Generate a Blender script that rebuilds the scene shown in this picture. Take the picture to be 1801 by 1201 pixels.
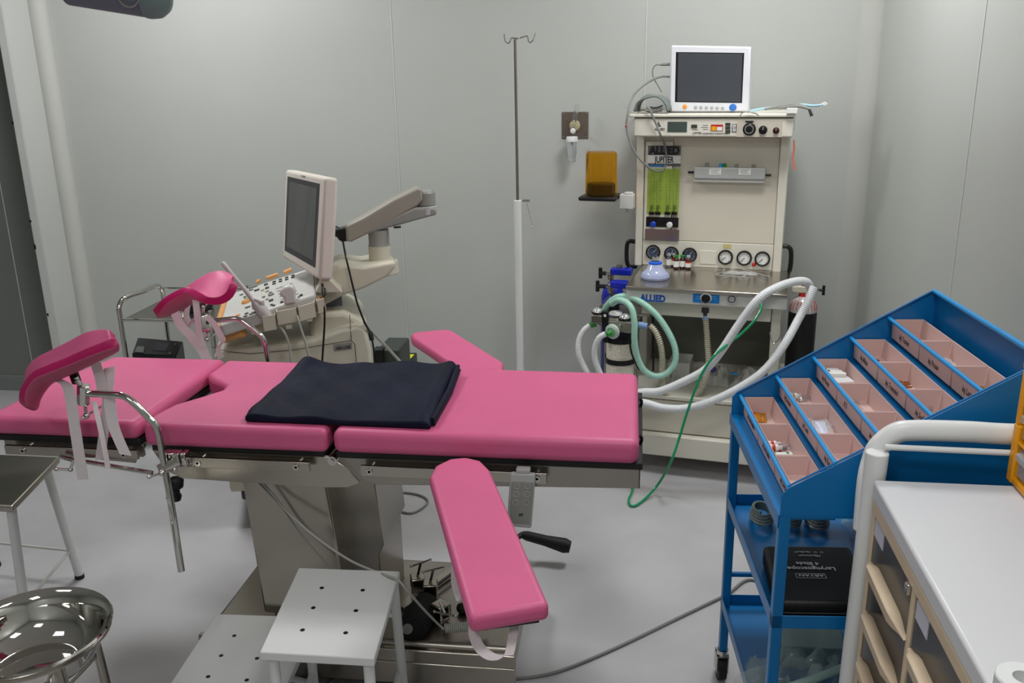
import bpy, bmesh, math, random
from mathutils import Vector, Matrix
random.seed(7)
R = math.radians
for o in list(bpy.data.objects): bpy.data.objects.remove(o)
SC = bpy.context.scene
COL = SC.collection

# ------------------------------------------------------------------ camera
H = 1.65; FX = 1600.0; TH = R(-8.0); VPX, VPY = 998.0, 5850.0
_d = Vector((VPX-900.5, VPY-600.5, FX)).normalized()
_z = Vector((0, 0, 1)); _f = (_z-_d*_z.dot(_d)).normalized(); _r = _d.cross(_f)
RX = _r*math.cos(TH)+_f*math.sin(TH); RY = -_r*math.sin(TH)+_f*math.cos(TH)
CAMP = Vector((0, 0, H))
cam_d = bpy.data.cameras.new('camera'); cam = bpy.data.objects.new('camera', cam_d); COL.objects.link(cam)
ax = Vector((RX[0], RY[0], -_d[0])); ay = -Vector((RX[1], RY[1], -_d[1])); az = -Vector((RX[2], RY[2], -_d[2]))
m = Matrix.Identity(4)
for i in range(3): m[i][0] = ax[i]; m[i][1] = ay[i]; m[i][2] = az[i]
m.translation = CAMP
cam.matrix_world = m
cam_d.sensor_fit = 'HORIZONTAL'; cam_d.sensor_width = 36; cam_d.lens = 36*FX/1801; cam_d.clip_start = .02
SC.camera = cam
# ------------------------------------------------------------------ world, exposure, lights
SC.view_settings.view_transform = 'Standard'; SC.view_settings.look = 'None'
SC.view_settings.exposure = -0.1; SC.view_settings.gamma = 1.0
SC.view_settings.use_curve_mapping = False
w = bpy.data.worlds.new('world'); SC.world = w; w.use_nodes = True
w.node_tree.nodes['Background'].inputs[0].default_value = (.6, .65, .7, 1)
w.node_tree.nodes['Background'].inputs[1].default_value = .05
CEIL = 2.75
LIGHTS = [(-1.95, 3.25, 29), (0.45, 3.15, 25), (-0.6, -0.5, 15), (-2.4, 1.0, 5), (0.3, 1.05, 12)]  # last lamp is an unseen addition to brighten the cart top
for (lx, ly, pw) in LIGHTS:
    ld = bpy.data.lights.new('ceiling_lamp', 'AREA'); ld.shape = 'SQUARE'; ld.size = .5; ld.energy = pw; ld.color = (.985, .99, 1.0)
    lo = bpy.data.objects.new('ceiling_lamp_light', ld); COL.objects.link(lo); lo.location = (lx, ly, CEIL-.06)

# ------------------------------------------------------------------ helpers
def W(px, py, x=None, y=None, z=None):
    v = Vector((px-900.5, py-600.5, FX)); r = Vector((v.dot(RX), v.dot(RY), -v.dot(_d)))
    t = x/r[0] if x is not None else y/r[1] if y is not None else (z-H)/r[2]
    return CAMP+r*t
class Fr:
    def __init__(s, o, yaw=0):
        s.m = Matrix.Translation(Vector(o)) @ Matrix.Rotation(R(yaw), 4, 'Z'); s.i = s.m.inverted()
        s.q = s.i @ CAMP
    def at(s, px, py, u=None, v=None, z=None):
        e = Vector((px-900.5, py-600.5, FX)); r = s.i.to_3x3() @ Vector((e.dot(RX), e.dot(RY), -e.dot(_d)))
        t = (u-s.q[0])/r[0] if u is not None else (v-s.q[1])/r[1] if v is not None else (z-s.q[2])/r[2]
        return s.q+r*t
def lin(c):
    return tuple((x/255/12.92 if x/255 <= .04045 else ((x/255+.055)/1.055)**2.4) for x in c)
_M = {}
def mat(name, c, rough=.5, metal=0., var=.05, vs=9, bump=0., bs=60, trans=0., alpha=1., coat=0., emit=None, sheen=0., ior=1.45, aniso=0., rvar=0., spec=.5):
    if name in _M: return _M[name]
    mt = bpy.data.materials.new(name); mt.use_nodes = True; nt = mt.node_tree; N = nt.nodes; L = nt.links
    b = N['Principled BSDF']; rgb = lin(c)
    tc = N.new('ShaderNodeTexCoord')
    nz = N.new('ShaderNodeTexNoise'); nz.inputs['Scale'].default_value = vs; nz.inputs['Detail'].default_value = 4
    L.new(tc.outputs['Object'], nz.inputs['Vector'])
    rp = N.new('ShaderNodeValToRGB'); rp.color_ramp.elements[0].position = .3; rp.color_ramp.elements[1].position = .7
    rp.color_ramp.elements[0].color = tuple(max(0, x*(1-var)) for x in rgb)+(1,)
    rp.color_ramp.elements[1].color = tuple(min(1, x*(1+var)) for x in rgb)+(1,)
    L.new(nz.outputs['Fac'], rp.inputs['Fac']); L.new(rp.outputs['Color'], b.inputs['Base Color'])
    b.inputs['Roughness'].default_value = rough; b.inputs['Metallic'].default_value = metal
    b.inputs['Transmission Weight'].default_value = trans; b.inputs['Alpha'].default_value = alpha
    b.inputs['Coat Weight'].default_value = coat; b.inputs['IOR'].default_value = ior
    b.inputs['Specular IOR Level'].default_value = spec; b.inputs['Sheen Weight'].default_value = sheen; b.inputs['Anisotropic'].default_value = aniso
    if rvar:
        mr = N.new('ShaderNodeMapRange'); mr.inputs['To Min'].default_value = max(.02, rough-rvar); mr.inputs['To Max'].default_value = rough+rvar
        L.new(nz.outputs['Fac'], mr.inputs['Value']); L.new(mr.outputs['Result'], b.inputs['Roughness'])
    if bump:
        n2 = N.new('ShaderNodeTexNoise'); n2.inputs['Scale'].default_value = bs; n2.inputs['Detail'].default_value = 3
        L.new(tc.outputs['Object'], n2.inputs['Vector'])
        bp = N.new('ShaderNodeBump'); bp.inputs['Strength'].default_value = bump; bp.inputs['Distance'].default_value = .01
        L.new(n2.outputs['Fac'], bp.inputs['Height']); L.new(bp.outputs['Normal'], b.inputs['Normal'])
    if emit:
        b.inputs['Emission Color'].default_value = lin(emit[0])+(1,); b.inputs['Emission Strength'].default_value = emit[1]
    _M[name] = mt
    return mt

def frame_axes(t):
    t = t.normalized(); a = Vector((0, 0, 1)) if abs(t.z) < .9 else Vector((1, 0, 0))
    x = a.cross(t).normalized(); return x, t.cross(x)
def spline(P, n=12, closed=False):
    P = [Vector(p) for p in P]; out = []; k = len(P)
    rng = range(k) if closed else range(k-1)
    for i in rng:
        p0 = P[(i-1) % k] if closed or i > 0 else P[0]; p1 = P[i]; p2 = P[(i+1) % k]; p3 = P[(i+2) % k] if closed or i+2 < k else P[-1]
        for j in range(n):
            t = j/n
            out.append(.5*((2*p1)+(p2-p0)*t+(2*p0-5*p1+4*p2-p3)*t*t+(3*p1-p0-3*p2+p3)*t**3))
    if not closed: out.append(P[-1])
    return out
def resample(P, step):
    out = [P[0].copy()]; acc = 0
    for a, b in zip(P, P[1:]):
        L = (b-a).length
        if L < 1e-9: continue
        t = step-acc
        while t <= L: out.append(a+(b-a)*(t/L)); t += step
        acc = (acc+L) % step if False else L-(t-step)
    return out

class MB:
    def __init__(s): s.v = []; s.f = []; s.mi = []; s.cur = 0
    def add(s, vs, fs):
        k = len(s.v); s.v += [Vector(p) for p in vs]
        for f in fs: s.f.append([i+k for i in f]); s.mi.append(s.cur)
        return s
    def box(s, lo, hi, rot=None, c=None):
        lo = Vector(lo); hi = Vector(hi)
        vs = [Vector((x, y, z)) for z in (lo.z, hi.z) for y in (lo.y, hi.y) for x in (lo.x, hi.x)]
        if rot:
            c = Vector(c) if c else (lo+hi)/2
            vs = [c+rot @ (p-c) for p in vs]
        return s.add(vs, [(0, 2, 3, 1), (4, 5, 7, 6), (0, 1, 5, 4), (2, 6, 7, 3), (0, 4, 6, 2), (1, 3, 7, 5)])
    def cb(s, c, size, rot=None):
        c = Vector(c); h = Vector(size)/2; return s.box(c-h, c+h, rot, c)
    def hexa(s, bot, top):
        n = len(bot); vs = list(bot)+list(top)
        fs = [tuple(reversed(range(n))), tuple(range(n, 2*n))]+[(i, (i+1) % n, n+(i+1) % n, n+i) for i in range(n)]
        return s.add(vs, fs)
    def prism(s, poly, vec):
        vec = Vector(vec); return s.hexa([Vector(p) for p in poly], [Vector(p)+vec for p in poly])
    def tube(s, P, r, n=10, closed=False, caps=True):
        P = [Vector(p) for p in P]; k = len(P); x = None; vs = []; fs = []
        for i, p in enumerate(P):
            if closed: t = P[(i+1) % k]-P[i-1]
            else: t = P[min(i+1, k-1)]-P[max(i-1, 0)]
            if t.length < 1e-9: t = Vector((0, 0, 1))
            t.normalize()
            if x is None: x, y = frame_axes(t)
            else:
                x = (x-t*x.dot(t))
                x = x.normalized() if x.length > 1e-6 else frame_axes(t)[0]
                y = t.cross(x)
            rr = r(i) if callable(r) else r[i] if isinstance(r, (list, tuple)) else r
            for j in range(n):
                a = 2*math.pi*j/n; vs.append(p+(x*math.cos(a)+y*math.sin(a))*rr)
        m = k if closed else k-1
        for i in range(m):
            i2 = (i+1) % k
            for j in range(n):
                j2 = (j+1) % n; fs.append((i*n+j, i*n+j2, i2*n+j2, i2*n+j))
        if caps and not closed: fs += [tuple(reversed(range(n))), tuple((k-1)*n+j for j in range(n))]
        return s.add(vs, fs)
    def cyl(s, a, b, r0, r1=None, n=20):
        return s.tube([a, b], [r0, r0 if r1 is None else r1], n)
    def lathe(s, prof, o=(0, 0, 0), axis=(0, 0, 1), n=28, cap=True):
        o = Vector(o); t = Vector(axis).normalized(); x, y = frame_axes(t); vs = []; fs = []; k = len(prof)
        for (r, z) in prof:
            for j in range(n):
                a = 2*math.pi*j/n; vs.append(o+t*z+(x*math.cos(a)+y*math.sin(a))*max(r, 1e-5))
        for i in range(k-1):
            for j in range(n):
                j2 = (j+1) % n; fs.append((i*n+j, i*n+j2, (i+1)*n+j2, (i+1)*n+j))
        if cap: fs += [tuple(reversed(range(n))), tuple((k-1)*n+j for j in range(n))]
        return s.add(vs, fs)
    def sphere(s, c, r, n=14, sc=(1, 1, 1)):
        c = Vector(c); k = n//2; prof = []
        b = MB(); b.lathe([(r*math.sin(math.pi*i/k), -r*math.cos(math.pi*i/k)) for i in range(k+1)], n=n)
        return s.add([c+Vector((p.x*sc[0], p.y*sc[1], p.z*sc[2])) for p in b.v], b.f)
    def grid(s, rows, close=False):
        n = len(rows[0]); vs = [p for r in rows for p in r]; fs = []
        for i in range(len(rows)-1):
            for j in range(n-1): fs.append((i*n+j, i*n+j+1, (i+1)*n+j+1, (i+1)*n+j))
        return s.add(vs, fs)
    def ribbon(s, P, wv, th=.0012):
        P = [Vector(p) for p in P]; rows = []; n = len(P)
        for i, p in enumerate(P):
            wd = Vector(wv[i]) if isinstance(wv, list) else Vector(wv)
            t = (P[min(i+1, n-1)]-P[max(i-1, 0)]).normalized(); nn = t.cross(wd).normalized()*th/2
            rows.append([p-wd/2-nn, p+wd/2-nn, p+wd/2+nn, p-wd/2+nn])
        vs = [q for r in rows for q in r]; fs = [(0, 1, 2, 3), tuple(4*(n-1)+j for j in (3, 2, 1, 0))]
        for i in range(n-1):
            for j in range(4):
                j2 = (j+1) % 4; fs.append((4*i+j, 4*(i+1)+j, 4*(i+1)+j2, 4*i+j2))
        return s.add(vs, fs)
    def build(s, name, mt, parent=None, bevel=0, seg=2, sub=0, world=False, smooth=True, angle=35, solid=None, weld=False, center=True):
        me = bpy.data.meshes.new(name); vs = [p.copy() for p in s.v]; loc = None
        if parent is not None and world:
            inv = MW[parent.name].inverted(); vs = [inv @ p for p in vs]
        if parent is None and center:
            lo = Vector([min(p[i] for p in vs) for i in range(3)]); hi = Vector([max(p[i] for p in vs) for i in range(3)])
            loc = Vector(((lo.x+hi.x)/2, (lo.y+hi.y)/2, lo.z)); vs = [p-loc for p in vs]
        me.from_pydata([tuple(p) for p in vs], [], s.f)
        mts = mt if isinstance(mt, (list, tuple)) else [mt]
        for q in mts: me.materials.append(q)
        for p, i in zip(me.polygons, s.mi): p.material_index = i
        bm = bmesh.new(); bm.from_mesh(me)
        if weld: bmesh.ops.remove_doubles(bm, verts=bm.verts, dist=1e-5)
        bmesh.ops.recalc_face_normals(bm, faces=bm.faces); bm.to_mesh(me); bm.free()
        if smooth:
            for p in me.polygons: p.use_smooth = True
            me.set_sharp_from_angle(angle=R(angle))
        o = bpy.data.objects.new(name, me); COL.objects.link(o)
        if loc is not None: o.location = loc
        if parent is not None: o.parent = parent; MW[o.name] = MW[parent.name]
        else: MW[o.name] = Matrix.Translation(loc) if loc is not None else Matrix.Identity(4)
        if solid:
            md = o.modifiers.new('solid', 'SOLIDIFY'); md.thickness = solid[0]; md.offset = solid[1]
            if len(solid) > 2: md.material_offset_rim = solid[2]; md.material_offset = solid[3]
        if bevel:
            md = o.modifiers.new('bevel', 'BEVEL'); md.width = bevel; md.segments = seg; md.limit_method = 'ANGLE'; md.angle_limit = R(40)
            md.harden_normals = False
        if sub:
            md = o.modifiers.new('sub', 'SUBSURF'); md.levels = sub; md.render_levels = sub
        return o
MW = {}
def tag(o, label=None, cat=None, group=None, kind=None):
    if label: o['label'] = label
    if cat: o['category'] = cat
    if group: o['group'] = group
    if kind: o['kind'] = kind
    return o
def thing(name, label, cat, loc=(0, 0, 0), yaw=0, group=None):
    o = bpy.data.objects.new(name, None); COL.objects.link(o); o.empty_display_size = .05
    o.location = loc; o.rotation_euler = (0, 0, R(yaw))
    MW[o.name] = Matrix.Translation(Vector(loc)) @ Matrix.Rotation(R(yaw), 4, 'Z')
    return tag(o, label, cat, group)
def struct(name, mb, mt, parent=None, **k):
    o = mb.build(name, mt, parent, **k)
    if parent is None: o['kind'] = 'structure'
    return o
def copytree(root, loc, yaw=None, label=None):
    r = root.copy(); COL.objects.link(r); r.location = loc
    if yaw is not None: r.rotation_euler = (0, 0, R(yaw))
    if label: r['label'] = label
    for ch in list(root.children):
        c = ch.copy(); COL.objects.link(c); c.parent = r
        for g in ch.children:
            e = g.copy(); COL.objects.link(e); e.parent = c
    return r
def text(body, size, mt, parent, pos, xd, yd, name='lettering', ext=.0004, bold=0., world=False, align='LEFT', sx=1., shear=0.):
    cu = bpy.data.curves.new('t', 'FONT'); cu.body = body; cu.size = size; cu.extrude = ext; cu.offset = bold*size; cu.align_x = align; cu.shear = shear
    cu.resolution_u = 3
    to = bpy.data.objects.new('t', cu); COL.objects.link(to)
    bpy.context.view_layer.update()
    me = bpy.data.meshes.new_from_object(to.evaluated_get(bpy.context.evaluated_depsgraph_get()))
    bpy.data.objects.remove(to); me.name = name
    X = Vector(xd).normalized(); Y = Vector(yd); Y = (Y-X*Y.dot(X)).normalized(); Z = X.cross(Y)
    mm = Matrix.Identity(4)
    for i in range(3): mm[i][0] = X[i]*sx; mm[i][1] = Y[i]; mm[i][2] = Z[i]
    mm.translation = Vector(pos)
    if world and parent is not None: mm = MW[parent.name].inverted() @ mm
    me.transform(mm); me.materials.clear(); me.materials.append(mt)
    o = bpy.data.objects.new(name, me); COL.objects.link(o)
    if parent is not None: o.parent = parent; MW[o.name] = MW[parent.name]
    return o
def hose(P, r, amp=.0, pitch=.006, n=12, cnt=10):
    Q = spline(P, cnt)
    if amp:
        Q = resample(Q, pitch/4)
        return MB().tube(Q, lambda i: r+amp*(1, .4, -1, .4)[i % 4], n)
    return MB().tube(Q, r, n)

# ------------------------------------------------------------------ materials
WALL = mat('wall_panel', (186, 189, 184), .38, var=.025, vs=1.6, bump=.02, bs=25)
WALLJ = mat('wall_joint', (200, 202, 198), .4, var=.03)
COVE = mat('wall_cove', (188, 189, 183), .42, var=.03, vs=3)
DOORM = mat('shaded_door_panel', (120, 124, 120), .45, var=.04, vs=2)  # dark grey carries the shade of the recess in its colour
CEILM = mat('ceiling_panel', (205, 207, 203), .6, var=.02)
STEEL = mat('brushed_steel', (178, 172, 162), .24, 1., var=.06, vs=5, bump=.015, bs=200, aniso=.4, rvar=.05)
STEELD = mat('steel_plate', (160, 155, 147), .3, 1., var=.08, vs=4, rvar=.08)
CHROME = mat('chrome', (205, 203, 198), .09, 1., var=.03)
MIRROR = mat('polished_steel', (215, 213, 208), .045, 1., var=.02)
PINK = mat('pink_vinyl', (208, 94, 138), .46, var=.035, vs=6, bump=.06, bs=220)
PINKD = mat('magenta_vinyl', (178, 14, 92), .42, var=.05, vs=8)
PINKU = mat('pink_lining', (186, 84, 116), .55, var=.05)
BLACK = mat('black_plastic', (18, 18, 19), .35, var=.1)
BLACKR = mat('black_rubber', (26, 26, 26), .6, var=.12)
WHITE = mat('white_paint', (224, 226, 225), .35, var=.025, vs=5, bump=.01)
WHITEG = mat('offwhite_paint', (205, 205, 200), .4, var=.03)
IVORY = mat('ivory_plastic', (203, 198, 180), .42, var=.04, vs=4)
IVORYD = mat('beige_plastic', (186, 176, 150), .45, var=.05)
CREAM = mat('cream_enamel', (224, 221, 207), .38, var=.025, vs=4)
CREAMD = mat('cream_panel', (216, 210, 194), .42, var=.03, vs=4)
NAVY = mat('navy_cloth', (15, 20, 40), .6, spec=.18, var=.25, vs=14, bump=.25, bs=30, sheen=.0)
BLUE = mat('blue_enamel', (13, 112, 176), .32, var=.06, vs=4, bump=.01)
BLUEL = mat('light_blue_rail', (28, 146, 214), .3, var=.05)
BIN = mat('pink_bin_plastic', (216, 184, 178), .42, var=.02)
CLEAR = mat('clear_plastic', (240, 244, 246), .06, var=.01, trans=.96, ior=1.4)
GLASS = mat('clear_film', (235, 240, 240), .12, var=.02, alpha=.28, bump=.5, bs=40)
STRAP = mat('white_webbing', (225, 215, 218), .7, var=.03, bump=.2, bs=400, alpha=.93)
HOSEW = mat('white_hose_plastic', (226, 228, 230), .35, var=.02, alpha=.93)
HOSEG = mat('green_hose_plastic', (172, 220, 202), .3, var=.06, vs=30, alpha=.9)
HOSEB = mat('beige_hose_rubber', (205, 200, 178), .45, var=.03)
GREENT = mat('green_tube', (20, 150, 98), .2, var=.06, alpha=.93)
GREEN = mat('green_plastic', (34, 140, 40), .4)
DARKSCR = mat('dark_screen', (70, 73, 79), .12, var=.03, coat=.5)
SCRG = mat('grey_green_display', (70, 82, 78), .25)
GREYP = mat('grey_plastic', (142, 142, 136), .45, var=.05)
GREYL = mat('light_grey_plastic', (178, 180, 178), .4)
GREYC = mat('grey_cable', (128, 130, 126), .5, var=.04)
GREYCL = mat('light_grey_cable', (170, 170, 162), .5, var=.04)
GREYD = mat('dark_grey_plastic', (60, 62, 62), .45)
ORANGE = mat('orange_plastic', (222, 160, 96), .45, var=.04)
YELLOW = mat('yellow_plastic', (235, 158, 12), .35, var=.04)
RED = mat('red_plastic', (196, 40, 34), .4)
GREYB = mat('print_grey', (96, 98, 100), .5)
INK = mat('black_ink', (26, 26, 30), .5)
INKB = mat('blue_ink', (30, 84, 170), .45)
INKW = mat('white_ink', (210, 212, 212), .5)
TAN = mat('tan_wood', (206, 186, 158), .45, var=.05, vs=12)
BROWN = mat('dark_smoked_panel', (36, 33, 34), .25, var=.05)
BLUEC = mat('blue_metal_paint', (24, 40, 168), .25, var=.06)
BLUELT = mat('light_blue_plastic', (150, 180, 225), .35, alpha=.95)
PAPER = mat('paper', (236, 236, 232), .7)
REDL = mat('red_label', (184, 28, 34), .5)
AMBERL = mat('amber_label', (240, 168, 20), .5)

# ------------------------------------------------------------------ the room
YB = 4.2; XR = .985; XL = -2.8
def floor_mat():
    mt = bpy.data.materials.new('grey_vinyl_floor'); mt.use_nodes = True; nt = mt.node_tree; N = nt.nodes; L = nt.links; b = N['Principled BSDF']
    tc = N.new('ShaderNodeTexCoord'); n1 = N.new('ShaderNodeTexNoise'); n1.inputs['Scale'].default_value = 3.5; n1.inputs['Detail'].default_value = 6
    n2 = N.new('ShaderNodeTexNoise'); n2.inputs['Scale'].default_value = 55; n2.inputs['Detail'].default_value = 2
    v = N.new('ShaderNodeTexVoronoi'); v.inputs['Scale'].default_value = 16
    for q in (n1, n2, v): L.new(tc.outputs['Object'], q.inputs['Vector'])
    r1 = N.new('ShaderNodeValToRGB'); r1.color_ramp.elements[0].position = .35; r1.color_ramp.elements[1].position = .7
    r1.color_ramp.elements[0].color = lin((182, 181, 183))+(1,); r1.color_ramp.elements[1].color = lin((194, 193, 195))+(1,)
    r2 = N.new('ShaderNodeValToRGB'); r2.color_ramp.elements[0].position = .015; r2.color_ramp.elements[1].position = .035
    r2.color_ramp.elements[0].color = (.42, .41, .38, 1); r2.color_ramp.elements[1].color = (1, 1, 1, 1)
    mx = N.new('ShaderNodeMixRGB'); mx.blend_type = 'MULTIPLY'; mx.inputs[0].default_value = .5
    L.new(n1.outputs['Fac'], r1.inputs['Fac']); L.new(v.outputs['Distance'], r2.inputs['Fac'])
    L.new(r1.outputs['Color'], mx.inputs[1]); L.new(r2.outputs['Color'], mx.inputs[2]); L.new(mx.outputs['Color'], b.inputs['Base Color'])
    mr = N.new('ShaderNodeMapRange'); mr.inputs['To Min'].default_value = .3; mr.inputs['To Max'].default_value = .46
    L.new(n2.outputs['Fac'], mr.inputs['Value']); L.new(mr.outputs['Result'], b.inputs['Roughness'])
    bp = N.new('ShaderNodeBump'); bp.inputs['Strength'].default_value = .04; bp.inputs['Distance'].default_value = .01
    L.new(n1.outputs['Fac'], bp.inputs['Height']); L.new(bp.outputs['Normal'], b.inputs['Normal'])
    return mt
struct('floor', MB().box((-5.2, -1.6, -.1), (1.4, 5.3, 0)), floor_mat(), center=False)
struct('ceiling', MB().box((-5.2, -1.6, CEIL), (1.4, 5.3, CEIL+.1)), CEILM)
wb = MB().box((XL, YB, 0), (XR+.1, YB+.1, CEIL))
struct('wall_back', wb, WALL)
for n_, xs in enumerate((-1.110, .022)):
    struct('trim_%d' % (n_+1), MB().box((xs-.003, YB-.002, 0), (xs+.003, YB+.001, CEIL)), WALLJ)
struct('wall_right', MB().box((XR, -1.6, 0), (XR+.1, YB, CEIL)), WALL)
struct('trim_3', MB().box((XR-.002, 2.945, 0), (XR+.001, 2.951, CEIL)), WALLJ)
def cove(cx, cy, sx, sy, r=.085):
    prof = [Vector((cx, cy, 0))]
    for i in range(9):
        a = math.pi/2*i/8; prof.append(Vector((cx+sx*r*(1-math.sin(a)), cy+sy*r*(1-math.cos(a)), 0)))
    return MB().prism(prof, (0, 0, CEIL))
struct('trim_4', cove(XR+.001, YB+.001, -1, -1), COVE)
# left end: a short return towards the door frame, then the recessed door panel
JX, JY = -2.88, 4.05
struct('wall_left', MB().prism([(XL+.02, YB, 0), (JX, JY, 0), (JX-.06, JY+.06, 0), (XL+.02, YB+.1, 0)], (0, 0, CEIL)), WALL)
struct('trim_5', MB().tube([(XL-.0, YB-.01, 0), (XL-.0, YB-.01, CEIL)], .05, 20), COVE)
struct('trim_6', MB().prism([(JX, JY, 0), (JX-.048, JY, 0), (JX-.048, JY+.12, 0), (JX, JY+.09, 0)], (0, 0, CEIL)), WALLJ, bevel=.006)
door = struct('door_1', MB().box((-5.2, 4.257, 0), (JX-.02, 4.33, CEIL)), DOORM)
struct('door_joint', MB().box((-3.207, 4.2545, .09), (-3.203, 4.2575, CEIL)), WALLJ, door, world=True)
struct('baseboard_left', MB().box((-5.2, 4.249, 0), (JX-.03, 4.2575, .086)), mat('skirting', (128, 132, 130), .5), bevel=.003)
struct('wall_far', MB().box((-5.3, -1.6, 0), (-5.2, 4.33, CEIL)), WALL)
struct('wall_front', MB().box((-5.2, -1.7, 0), (XR+.1, -1.6, CEIL)), WALL)
for (px, py, s_) in ((23, 216, 1), (54, 389, 1), (62, 434, 2), (84.5, 553, 1)):
    p = W(px, py, y=JY)
    o = MB().box((p.x-.005, JY-.004, p.z-.006*s_), (p.x+.004, JY+.001, p.z+.006*s_)).build('screw_cap', BLACK, bevel=.002)
    tag(o, 'small black square cap on the white door frame' if s_ == 2 else 'small round black screw cap on the white door frame', 'screw cap', 'screw caps down the door frame' if s_ == 1 else None)
# vary labels of the three equal caps by height
_caps = [o for o in COL.objects if o.name.startswith('screw_cap') and o['label'].startswith('small round')]
for o, t in zip(_caps, ('topmost', 'middle', 'lowest')):
    o['label'] = t+' of the three round black screw caps on the white door frame'

# ceiling light panels, the last one added to light the cart top
for i, (lx, ly, pw) in enumerate(LIGHTS):
    t = thing('ceiling_light', 'square ceiling light panel', 'ceiling light', (lx, ly, CEIL), 0, 'ceiling light panels above the room')
    fr = MB()
    for a in ((-.32, -.32, .32, -.29), (-.32, .29, .32, .32), (-.32, -.29, -.29, .29), (.29, -.29, .32, .29)): fr.box((a[0], a[1], -.03), (a[2], a[3], 0))
    fr.build('frame', WHITE, t)
    MB().box((-.29, -.29, -.02), (.29, .29, -.005)).build('diffuser', mat('lit_diffuser', (250, 250, 245), .5, emit=((255, 250, 240), 2.0)), t)

# ------------------------------------------------------------------ operating table
T = thing('operating_table', 'steel operating table with pink vinyl pads in three sections on a steel column', 'operating table', (-.75, 2.25, 0))
def pad(name, poly, z0=.738, z1=.80, bev=.02, mt=PINK, par=T):
    p = MB().prism([(x, y, z0) for x, y in poly], (0, 0, z1-z0))
    return p.build(name, mt, par, bevel=bev, seg=4, world=True, angle=60)
pad('back_pad', [(-.73, 1.985), (.017, 1.985), (.012, 2.49), (-.735, 2.50)])
pad('seat_pad', [(-1.225, 1.985), (-.745, 1.985), (-.772, 2.505), (-1.236, 2.51), (-1.237, 2.375), (-1.208, 2.34), (-1.14, 2.29), (-1.135, 2.25), (-1.175, 2.185), (-1.215, 2.13), (-1.232, 2.05)], bev=.016)
pad('leg_pad', [(-1.675, 1.99), (-1.243, 1.99), (-1.243, 2.52), (-1.615, 2.52), (-1.66, 2.3)], z0=.75)
def under(name, x0, x1, y0=2.0, y1=2.49, z0=.722, z1=.739):
    MB().box((x0, y0, z0), (x1, y1, z1)).build(name, BLACKR, T, world=True, bevel=.002)
under('back_board', -.728, .026); under('seat_board', -1.215, -.76, 2.0); under('leg_board', -1.66, -1.245, z0=.733, z1=.751)
for y in (2.12, 2.38): MB().tube([(.02, y, .738), (.024, y, .745), (.024, y, .755), (.018, y, .76)], .004, 8).build('pad_clip', BLACK, T, world=True)
# steel frames
def sideplate(name, poly, y0=2.003, th=.004, mt=STEELD):
    b = MB()
    b.prism([(x, y0, z) for x, z in poly], (0, th, 0)); b.prism([(x, 2.47, z) for x, z in poly], (0, th, 0))
    return b
Rp = [(-.712, .733), (.021, .722), (.021, .672), (-.629, .652), (-.655, .652), (-.68, .69)]
b = sideplate('x', [(-.712, .722), (.021, .722), (.021, .672), (-.629, .652), (-.66, .658)])
b.box((.017, 2.003, .672), (.021, 2.474, .722)); b.box((-.71, 2.01, .715), (.02, 2.47, .722))
b.build('back_frame', STEELD, T, world=True, bevel=.0015)
b = sideplate('x', [(-1.218, .722), (-.745, .722), (-.70, .69), (-.672, .655), (-.705, .64), (-.785, .636), (-1.147, .645), (-1.184, .663)])
b.box((-1.2, 2.01, .715), (-.75, 2.47, .722)); b.box((-1.19, 2.01, .66), (-1.186, 2.47, .72))
b.build('seat_frame', STEEL, T, world=True, bevel=.0015)
b = sideplate('x', [(-1.63, .734), (-1.24, .734), (-1.238, .706), (-1.245, .70), (-1.262, .70), (-1.268, .682), (-1.375, .688), (-1.38, .703), (-1.63, .703)])
b.box((-1.63, 2.01, .726), (-1.25, 2.47, .734))
b.build('leg_frame', STEELD, T, world=True, bevel=.0015)
# side rails with bolts, near and far
for (x0, x1, z0, z1) in ((-.66, -.2, .6865, .714), (-1.13, -.79, .691, .717), (-1.61, -1.243, .705, .730)):
    for y0, y1, yb in ((1.975, 1.985, 1.973), (2.49, 2.50, 2.502)):
        rl = MB().box((x0, y0, z0), (x1, y1, z1)).build('side_rail', STEEL, T, world=True, bevel=.0012)
        for k in ((.14, .9) if x1-x0 < .4 else (.05, .95)):
            xx = x0+(x1-x0)*k; zz = (z0+z1)/2
            q = MB(); q.cyl((xx, y0-.003 if y0 < 2.2 else y1+.003, zz), (xx, 2.004 if y0 < 2.2 else 2.47, zz), .0075, n=16)
            q.lathe([(.0035, 0), (.0075, .0001), (.0075, .002)], (xx, y0-.003, zz), (0, 1, 0), 16)
            q.build('bolt', CHROME, rl, world=True)
q = MB(); q.cyl((-.736, 1.99, .717), (-.736, 2.01, .717), .012, n=18); q.cyl((-.736, 1.986, .717), (-.736, 1.99, .717), .006, n=6)
q.build('hinge_bolt', CHROME, T, world=True)
# column: shroud
b = MB(); b.hexa([(-1.005, 2.09, .20), (-.76, 2.09, .20), (-.76, 2.42, .20), (-1.005, 2.42, .20)], [(-1.03, 2.09, .655), (-.80, 2.09, .655), (-.80, 2.42, .655), (-1.03, 2.42, .655)])
b.build('column_shroud', STEEL, T, world=True, bevel=.006)
b = MB(); b.prism([(-.76, 2.16, .15), (-.685, 2.16, .15), (-.685, 2.16, .36), (-.67, 2.16, .39), (-.69, 2.16, .655), (-.80, 2.16, .655), (-.80, 2.16, .15)], (0, .24, 0))
b.build('column_panel', STEELD, T, world=True, bevel=.003)
MB().box((-.99, 2.12, .14), (-.74, 2.40, .26)).build('column_core', STEEL, T, world=True, bevel=.004)
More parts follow.
